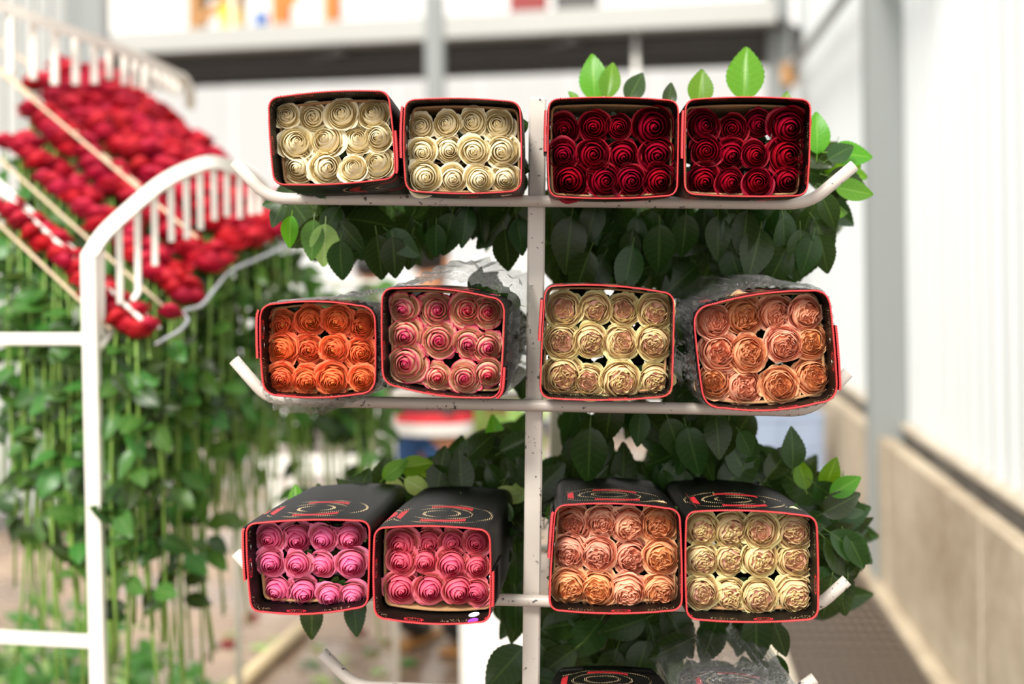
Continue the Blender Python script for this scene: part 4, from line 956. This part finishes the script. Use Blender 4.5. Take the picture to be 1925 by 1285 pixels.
def row(front, L0, n, abreast, width, name, nleaf, sc=.024, jit=.012, side=None):
    side = side or Vector((0.55, 0.8, 0)).normalized()
    k = 0
    for i in range(n):
        for j in range(abreast):
            l = (i + hr.uniform(.15, .85)) * L0 / n; o = (j - (abreast - 1) / 2) * width + hr.uniform(-jit, jit)
            p = climb(front, l) + side * o + UZ * hr.uniform(-.012, .016)
            if PX0 + FPX * p.x / p.y < -45: continue
            hang_rose(p, name, 'crimson roses, ' + name.split('hanging in ')[1], nleaf, sc * hr.uniform(.85, 1.15)); k += 1
hang_rose(at(320, 594, 3.44), 'single crimson rose at the near end of the emptied second row of the white rack', 'crimson roses on the white rack', 8, .032)
row(at(276, 634, 3.33), 0.62, 19, 2, 0.046, 'crimson rose hanging in the lowest front row of the white rack', 11, .033)
row(at(366, 566, 3.60), 0.86, 22, 2, 0.060, 'crimson rose hanging in the wide third row of the white rack', 11, .040)
row(at(420, 512, 3.75), 0.95, 22, 2, 0.060, 'crimson rose hanging in the fourth row of the white rack', 8, .042)
row(at(472, 470, 3.95), 1.05, 23, 2, 0.066, 'crimson rose hanging in the fifth row of the white rack', 6, .046)
row(at(520, 445, 4.15), 1.10, 23, 3, 0.055, 'crimson rose hanging in the sixth row of the white rack', 5, .046)
row(at(562, 435, 4.40), 1.10, 24, 2, 0.066, 'crimson rose hanging in the hindmost row of the white rack', 8, .046)
# more stems hanging beyond the end of the rack, behind the cart
for k in range(26):
    q = at(hr.uniform(470, 715), hr.uniform(520, 560), hr.uniform(4.5, 5.2))
    o = root('leafy_spray', q, 'leafy green rose stem hanging beyond the rack behind the orange roses', 'foliage', 'leafy stems hanging behind the cart')
    me, pts, ln = stem_me[hr.randrange(7)]; s = bpy.data.objects.new('stem', me); C.objects.link(s); s.parent = o; s.matrix_basis = Matrix.Rotation(hr.uniform(0, 6.28), 4, 'Z')
    for j in range(13):
        f = hr.uniform(0.0, 0.62); v = s.matrix_basis @ pts[0].lerp(pts[-1], f); a = hr.uniform(0, 6.28)
        yd = Vector((math.cos(a), -abs(math.sin(a)) * .7, hr.uniform(-1.1, .5))); nr = Vector((hr.uniform(-.5, .5), -hr.uniform(.4, 1), hr.uniform(.2, 1)))
        lf = bpy.data.objects.new('leaf', LEAF['leaf_far' if hr.random() < .5 else 'leaf'][hr.randrange(6)]); C.objects.link(lf); lf.parent = o
        lf.matrix_basis = leaf_matrix(v, yd, nr, hr.uniform(.07, .1))
hk0, hk1 = at(440, 528, 4.85), at(735, 532, 4.95)
hb = root('hanging_bar', (hk0 + hk1) / 2, 'thin white bar carrying leafy stems behind the orange roses', 'bar'); MB().tube([hk0, hk1], .01, 8).build('tube', 'rack_paint', hb, True)
for q in (hk0, hk1): MB().tube([q, Vector((q.x, q.y, 0))], .012, 8).build('leg', 'rack_paint', hb, True)
# ------------------------------------------------------------------ things farther back and on the floor
# people
def skin_body(name, joints, edges, mat, parent, sub=2):
    me = bpy.data.meshes.new(name); keys = list(joints)
    me.from_pydata([joints[k][0] for k in keys], [(keys.index(a), keys.index(b)) for a, b in edges], [])
    o = ob(name, me); m = o.modifiers.new('skin', 'SKIN'); sv = me.skin_vertices[0].data
    for i, k in enumerate(keys):
        r = joints[k][1]; sv[i].radius = r if isinstance(r, tuple) else (r, r)
    sv[0].use_root = True
    ss = o.modifiers.new('sub', 'SUBSURF'); ss.levels = sub; ss.render_levels = sub
    dg = bpy.context.evaluated_depsgraph_get(); ev = o.evaluated_get(dg); m2 = bpy.data.meshes.new_from_object(ev)
    bpy.data.objects.remove(o); bpy.data.meshes.remove(me)
    m2.materials.clear(); m2.materials.append(M[mat]); m2.name = name
    m2.polygons.foreach_set('use_smooth', [True] * len(m2.polygons))
    return ob_local(name, m2, parent)
def ellipsoid(c, r, R=None, nu=18, nv=12, fn=None):
    V = []; F = []; R = R or Matrix.Identity(3)
    for j in range(nv + 1):
        for i in range(nu):
            a, b = 2 * math.pi * i / nu, math.pi * j / nv; v = Vector((r[0] * math.sin(b) * math.cos(a), r[1] * math.sin(b) * math.sin(a), r[2] * math.cos(b)))
            if fn: v = fn(v)
            V.append(Vector(c) + R @ v)
    for j in range(nv):
        for i in range(nu): F.append((j * nu + i, (j + 1) * nu + i, (j + 1) * nu + (i + 1) % nu, j * nu + (i + 1) % nu))
    return V, F
def person(loc, rz, h, label, top, trousers, bands=()):
    o = root('person', loc, label, 'person', None, Quaternion((0, 0, 1), rz), h / 1.70)
    J = {'pelvis': (Vector((0, 0, .93)), (.15, .11)), 'waist': (Vector((0, 0, 1.08)), (.125, .095)), 'chest': (Vector((0, 0, 1.28)), (.15, .105)), 'neck0': (Vector((0, .01, 1.43)), (.075, .06)), 'neck': (Vector((0, -.005, 1.50)), .05), 'head0': (Vector((0, -.02, 1.57)), (.065, .07)), 'head': (Vector((0, -.02, 1.645)), (.062, .075))}
    E = [('pelvis', 'waist'), ('waist', 'chest'), ('chest', 'neck0'), ('neck0', 'neck'), ('neck', 'head0'), ('head0', 'head')]
    for s, k in ((-1, 'l'), (1, 'r')):
        J |= {'sh' + k: (Vector((s * .19, .01, 1.40)), .055), 'el' + k: (Vector((s * .25, -.02, 1.14)), .043), 'wr' + k: (Vector((s * .19, -.20, 1.00)), .028), 'pa' + k: (Vector((s * .165, -.28, .985)), (.036, .018)),
              'hi' + k: (Vector((s * .095, 0, .88)), .085), 'kn' + k: (Vector((s * .105, -.02, .49)), .058), 'an' + k: (Vector((s * .11, .02, .09)), .042), 'to' + k: (Vector((s * .125, -.14, .035)), (.042, .03))}
        E += [('chest', 'sh' + k), ('sh' + k, 'el' + k), ('el' + k, 'wr' + k), ('wr' + k, 'pa' + k), ('pelvis', 'hi' + k), ('hi' + k, 'kn' + k), ('kn' + k, 'an' + k), ('an' + k, 'to' + k)]
        for f in range(4):
            x = s * (.145 + .014 * f); ln = (.055, .07, .074, .062)[3 - f]
            J['f%s%d' % (k, f)] = (Vector((x, -.28 - ln * .6, .972)), .0095); J['g%s%d' % (k, f)] = (Vector((x, -.28 - ln, .945)), .008)
            E += [('pa' + k, 'f%s%d' % (k, f)), ('f%s%d' % (k, f), 'g%s%d' % (k, f))]
        J['t' + k] = (Vector((s * .125, -.255, .965)), .0105); J['u' + k] = (Vector((s * .115, -.295, .95)), .0085); E += [('wr' + k, 't' + k), ('t' + k, 'u' + k)]
    body = skin_body('body', J, E, 'skin', o, 2)
    def grow(names, d, extra={}):
        G = {}
        for n_ in names:
            p, r = J[n_]; r = r if isinstance(r, tuple) else (r, r); G[n_] = (p, (r[0] + d, r[1] + d))
        G.update(extra); return G
    sh = grow(['waist', 'chest', 'neck0', 'shl', 'shr', 'ell', 'elr'], .017, {'hem': (Vector((0, 0, 1.0)), (.165, .118)), 'fl': (Vector((-.22, -.10, 1.07)), .047), 'fr': (Vector((.22, -.10, 1.07)), .047)})
    shirt = skin_body('shirt', sh, [('waist', 'hem'), ('waist', 'chest'), ('chest', 'neck0'), ('chest', 'shl'), ('chest', 'shr'), ('shl', 'ell'), ('shr', 'elr'), ('ell', 'fl'), ('elr', 'fr')], top, o)
    for q, (z0, z1, m_) in enumerate(bands):
        V = []; F = []; n = 28
        for z in (z0, z1):
            for i in range(n): a = 6.2832 * i / n; V.append((.19 * math.cos(a), .150 * math.sin(a), z))
        F = [(i, (i + 1) % n, n + (i + 1) % n, n + i) for i in range(n)]
        ob_local('shirt_band', make_mesh('shirt_band', V, F, m_), o)
    tr = grow(['hil', 'hir', 'knl', 'knr', 'anl', 'anr'], .014, {'pelvis': (Vector((0, 0, .90)), (.172, .13)), 'band': (Vector((0, 0, .99)), (.158, .122))})
    skin_body('trousers', tr, [('pelvis', 'band'), ('pelvis', 'hil'), ('pelvis', 'hir'), ('hil', 'knl'), ('hir', 'knr'), ('knl', 'anl'), ('knr', 'anr')], trousers, o)
    for s in (-1, 1):
        bt = {'a': (Vector((s * .11, .025, .26)), .062), 'b': (Vector((s * .11, .03, .10)), .055), 'c': (Vector((s * .118, -.05, .062)), (.052, .045)), 'd': (Vector((s * .125, -.15, .05)), (.05, .036))}
        bo = skin_body('boot', bt, [('a', 'b'), ('b', 'c'), ('c', 'd')], 'boot', o)
        ob_local('sole', MB().box((s * .118, -.06, .012), (.105, .30, .026), None, .012).mesh('sole', 'sole'), bo)
    V, F = ellipsoid((0, -.005, 1.665), (.088, .105, .098), None, 22, 14, lambda v: v if v.y > -.05 or v.z > .035 else v * .86)
    ob_local('hair', make_mesh('hair', V, F, 'hair'), o)
    V, F = ellipsoid((0, -.115, 1.60), (.014, .02, .024)); ob_local('nose', make_mesh('nose', V, F, 'skin'), o)
    V, F = ellipsoid((0, -.098, 1.555), (.022, .008, .006)); ob_local('mouth', make_mesh('mouth', V, F, 'maroon'), o)
    for s in (-1, 1):
        V, F = ellipsoid((s * .03, -.092, 1.632), (.012, .008, .007)); ob_local('eye', make_mesh('eye', V, F, 'hair'), o)
        V, F = ellipsoid((s * .083, -.01, 1.61), (.009, .02, .03)); ob_local('ear', make_mesh('ear', V, F, 'skin'), o)
    return o
p1 = on_z(815, 1218, 0.0)
person(p1, 2.65, 1.63, 'person in grey, red and white banded top, jeans and dark boots behind the cart', 'shirt_grey', 'denim', ((1.0, 1.03, 'dark_cloth'), (.955, 1.0, 'band_red'), (.905, .955, 'shirt_white')))
p2 = at(692, 500, 7.9); person((p2.x, p2.y, 0), 2.9, 1.58, 'dark-haired person in dark clothes far back behind the white stand', 'dark_cloth', 'dark_cloth')

# white work stand
st = root('work_stand', (at(620, 880, 7.0).x, 7.0, 0), 'white metal work stand in the background between rose rack and cart', 'stand')
def wbar(a, b, w=.05, name='bar'): MB().bar(a, b, w, w, UZ if abs((Vector(b) - Vector(a)).normalized().z) < .9 else Vector((0, 1, 0)), .004).build(name, 'white_panel', st)
for x in (517, 724):
    q = at(x, 800, 7.0); wbar((q.x, q.y, 0.0), (q.x, q.y, .78), .05, 'leg'); wbar((q.x, q.y + .5, 0.0), (q.x, q.y + .5, .78), .05, 'leg')
for y, w in ((880, .055), (862, .03)):
    wbar(at(480, y, 7.0), at(735, y, 7.0), w, 'cross_rail')
a = at(470, 800, 7.0); b = at(740, 800, 7.0); MB().box(((a.x + b.x) / 2, 7.25, .765), (b.x - a.x, .58, .03), None, .005).build('tabletop', 'white_panel', st)
q = at(690, 840, 7.15)
# white bin, crates, pole
wb_ = on_z(925, 1330, 0.0); bw = root('white_bin', (wb_.x, wb_.y, 0), 'tall white panel-sided bin on the floor behind the cart post', 'bin')
MB().box((wb_.x + .02, wb_.y + .2, .30), (.26, .36, .60), None, .012).build('body', 'white_panel', bw)
MB().box((wb_.x + .02, wb_.y + .2, .605), (.27, .37, .02), None, .006).build('rim', 'white_panel', bw)
cg = on_z(1475, 935, 0.0)
def crate(x, y, z, lab):
    t = root('storage_crate', (x, y, z), lab, 'crate', 'blue-grey crates stacked at the far end of the wall')
    w, d, h = .225, .36, .215
    for nm, c, s in (('side_panel', (0, -d / 2, h / 2), (w, .02, h)), ('side_panel', (0, d / 2, h / 2), (w, .02, h)), ('end_panel', (-w / 2, 0, h / 2), (.02, d, h)), ('end_panel', (w / 2, 0, h / 2), (.02, d, h)), ('bottom', (0, 0, .012), (w, d, .024))):
        MB().box(Vector((x, y, z)) + Vector(c), s, None, .004).build(nm, 'crate', t)
    MB().box(Vector((x, y - d / 2 - .008, z + h - .02)), (w + .02, .02, .035), None, .004).build('rim', 'crate', t)
    for k in (-.065, .065): MB().box(Vector((x + k, y - d / 2 - .012, z + h / 2 - .02)), (.02, .012, h - .08), None, .003).build('rib', 'crate', t)
nm = (('bottom crate', 'middle crate', 'top crate'))
for c_ in range(2):
    for k in range(3):
        xx = at(1433 if c_ == 0 else 1512, 900, 8.15)
        crate(xx.x, 8.35, k * .22, f'blue-grey plastic {nm[k]} of the {("left", "right")[c_]} stack by the far wall')
po0, po1 = on_z(432, 1300, 0.03), on_z(580, 1168, 0.03)
wp = root('wooden_pole', (po0 + po1) / 2 - UZ * .03, 'pale bare wooden pole lying across the wet floor', 'pole')
MB().tube([po0, po1], [.030, .028], 12).build('shaft', 'pale_wood', wp, True)
MB().tube([po1, po1 + (po1 - po0).normalized() * .02], [.029, .02], 12).build('tip', 'brown_wood', wp, True)
# pale bunch of greens beyond the post
gb = root('foliage_bunch', (at(935, 800, 6.2).x, 6.2, 0), 'pale green leafy bunch in the background left of the cart post', 'foliage')
fr = random.Random(3)
for k in range(90):
    q = at(fr.uniform(868, 1000), fr.uniform(770, 870), fr.uniform(6.0, 6.5)); yd = Vector((fr.gauss(0, 1), fr.uniform(-.5, .3), fr.gauss(.5, .8)))
    o = ob('leaf', LEAF['leaf_pale'][fr.randrange(6)], gb, leaf_matrix(q, yd, Vector((fr.uniform(-.5, .5), -1, .5)), fr.uniform(.09, .15)))
for k in range(6):
    q = at(880 + 20 * k, 850, 6.3); MB().tube([(q.x, q.y, 0), q], .012, 6).build('stalk', 'stem', gb, True)
# fallen leaves and petals
for k, (x, y, m_) in enumerate(((505, 1200, 'leaf_pale'), (470, 1215, 'leaf_pale'), (560, 1245, 'leaf_far'), (620, 1255, 'leaf_pale'), (700, 1265, 'leaf_pale'), (660, 1235, 'leaf_pale'), (718, 1205, 'leaf_pale'), (535, 1225, 'leaf_pale'), (640, 1270, 'leaf_far'), (600, 1215, 'leaf_pale'), (690, 1225, 'leaf_far'), (480, 1250, 'leaf_far'), (585, 1275, 'leaf_pale'), (450, 1190, 'leaf_pale'), (745, 1245, 'leaf_far'))):
    q = on_z(x, y, 0.012); a = fr.uniform(0, 6.28)
    o = ob('fallen_leaf', LEAF[m_][fr.randrange(6)], None, leaf_matrix(q, Vector((math.cos(a), math.sin(a), .05)), UZ, fr.uniform(.07, .12)))
    tag(o, ('pale' if m_ == 'leaf_pale' else 'green') + ' fallen leaf lying on the wet concrete floor', 'leaf', ('pale' if m_ == 'leaf_pale' else 'green') + ' leaves on the floor')
pm = BLOOM[('red', list(k for k in BLOOM if k[0] == 'red')[0][1], 'petal_red')][1][0]
for x, y in ((675, 1183), (478, 1158), (430, 1205)):
    q = on_z(x, y, 0.02); o = ob('fallen_petal', pm, None, Matrix.Translation(q) @ Matrix.Rotation(x, 4, 'Z') @ Matrix.Scale(.05, 4)); tag(o, 'dark red fallen rose petal on the concrete floor', 'petal', 'red petals on the floor')
# heap of stripped greens under the rack (no one could count it)
V = []; F = []
src_ = LEAF['leaf_far']; hv = []; hf = []; huv = []
for k in range(420):
    x = fr.uniform(-40, 440); Y = fr.uniform(4.2, 4.9); q = at(x, 1285, Y); hgt = 0.36 * math.exp(-((x - 120) / 210) ** 2) + .08
    p = Vector((q.x, q.y, fr.uniform(0.01, 1) ** .6 * hgt)); yd = Vector((fr.gauss(0, 1), fr.gauss(0, 1), fr.gauss(0, .5))); mw = leaf_matrix(p, yd, Vector((fr.gauss(0, .5), fr.gauss(-.3, .5), 1)), fr.uniform(.06, .1))
    me = src_[k % 6]; n0 = len(hv); hv += [mw @ v.co for v in me.vertices]; hf += [tuple(i + n0 for i in f.vertices) for f in me.polygons]
    u_ = {}
    for l in me.loops: u_[l.vertex_index] = tuple(me.uv_layers[0].data[l.index].uv)
    huv += [u_[i] for i in range(len(me.vertices))]
o = ob('leaf_heap', make_mesh('leaf_heap', hv, hf, 'leaf_far', True, huv)); tag(o, 'heap of stripped green rose leaves on the floor under the rack', 'leaves', None, 'stuff')
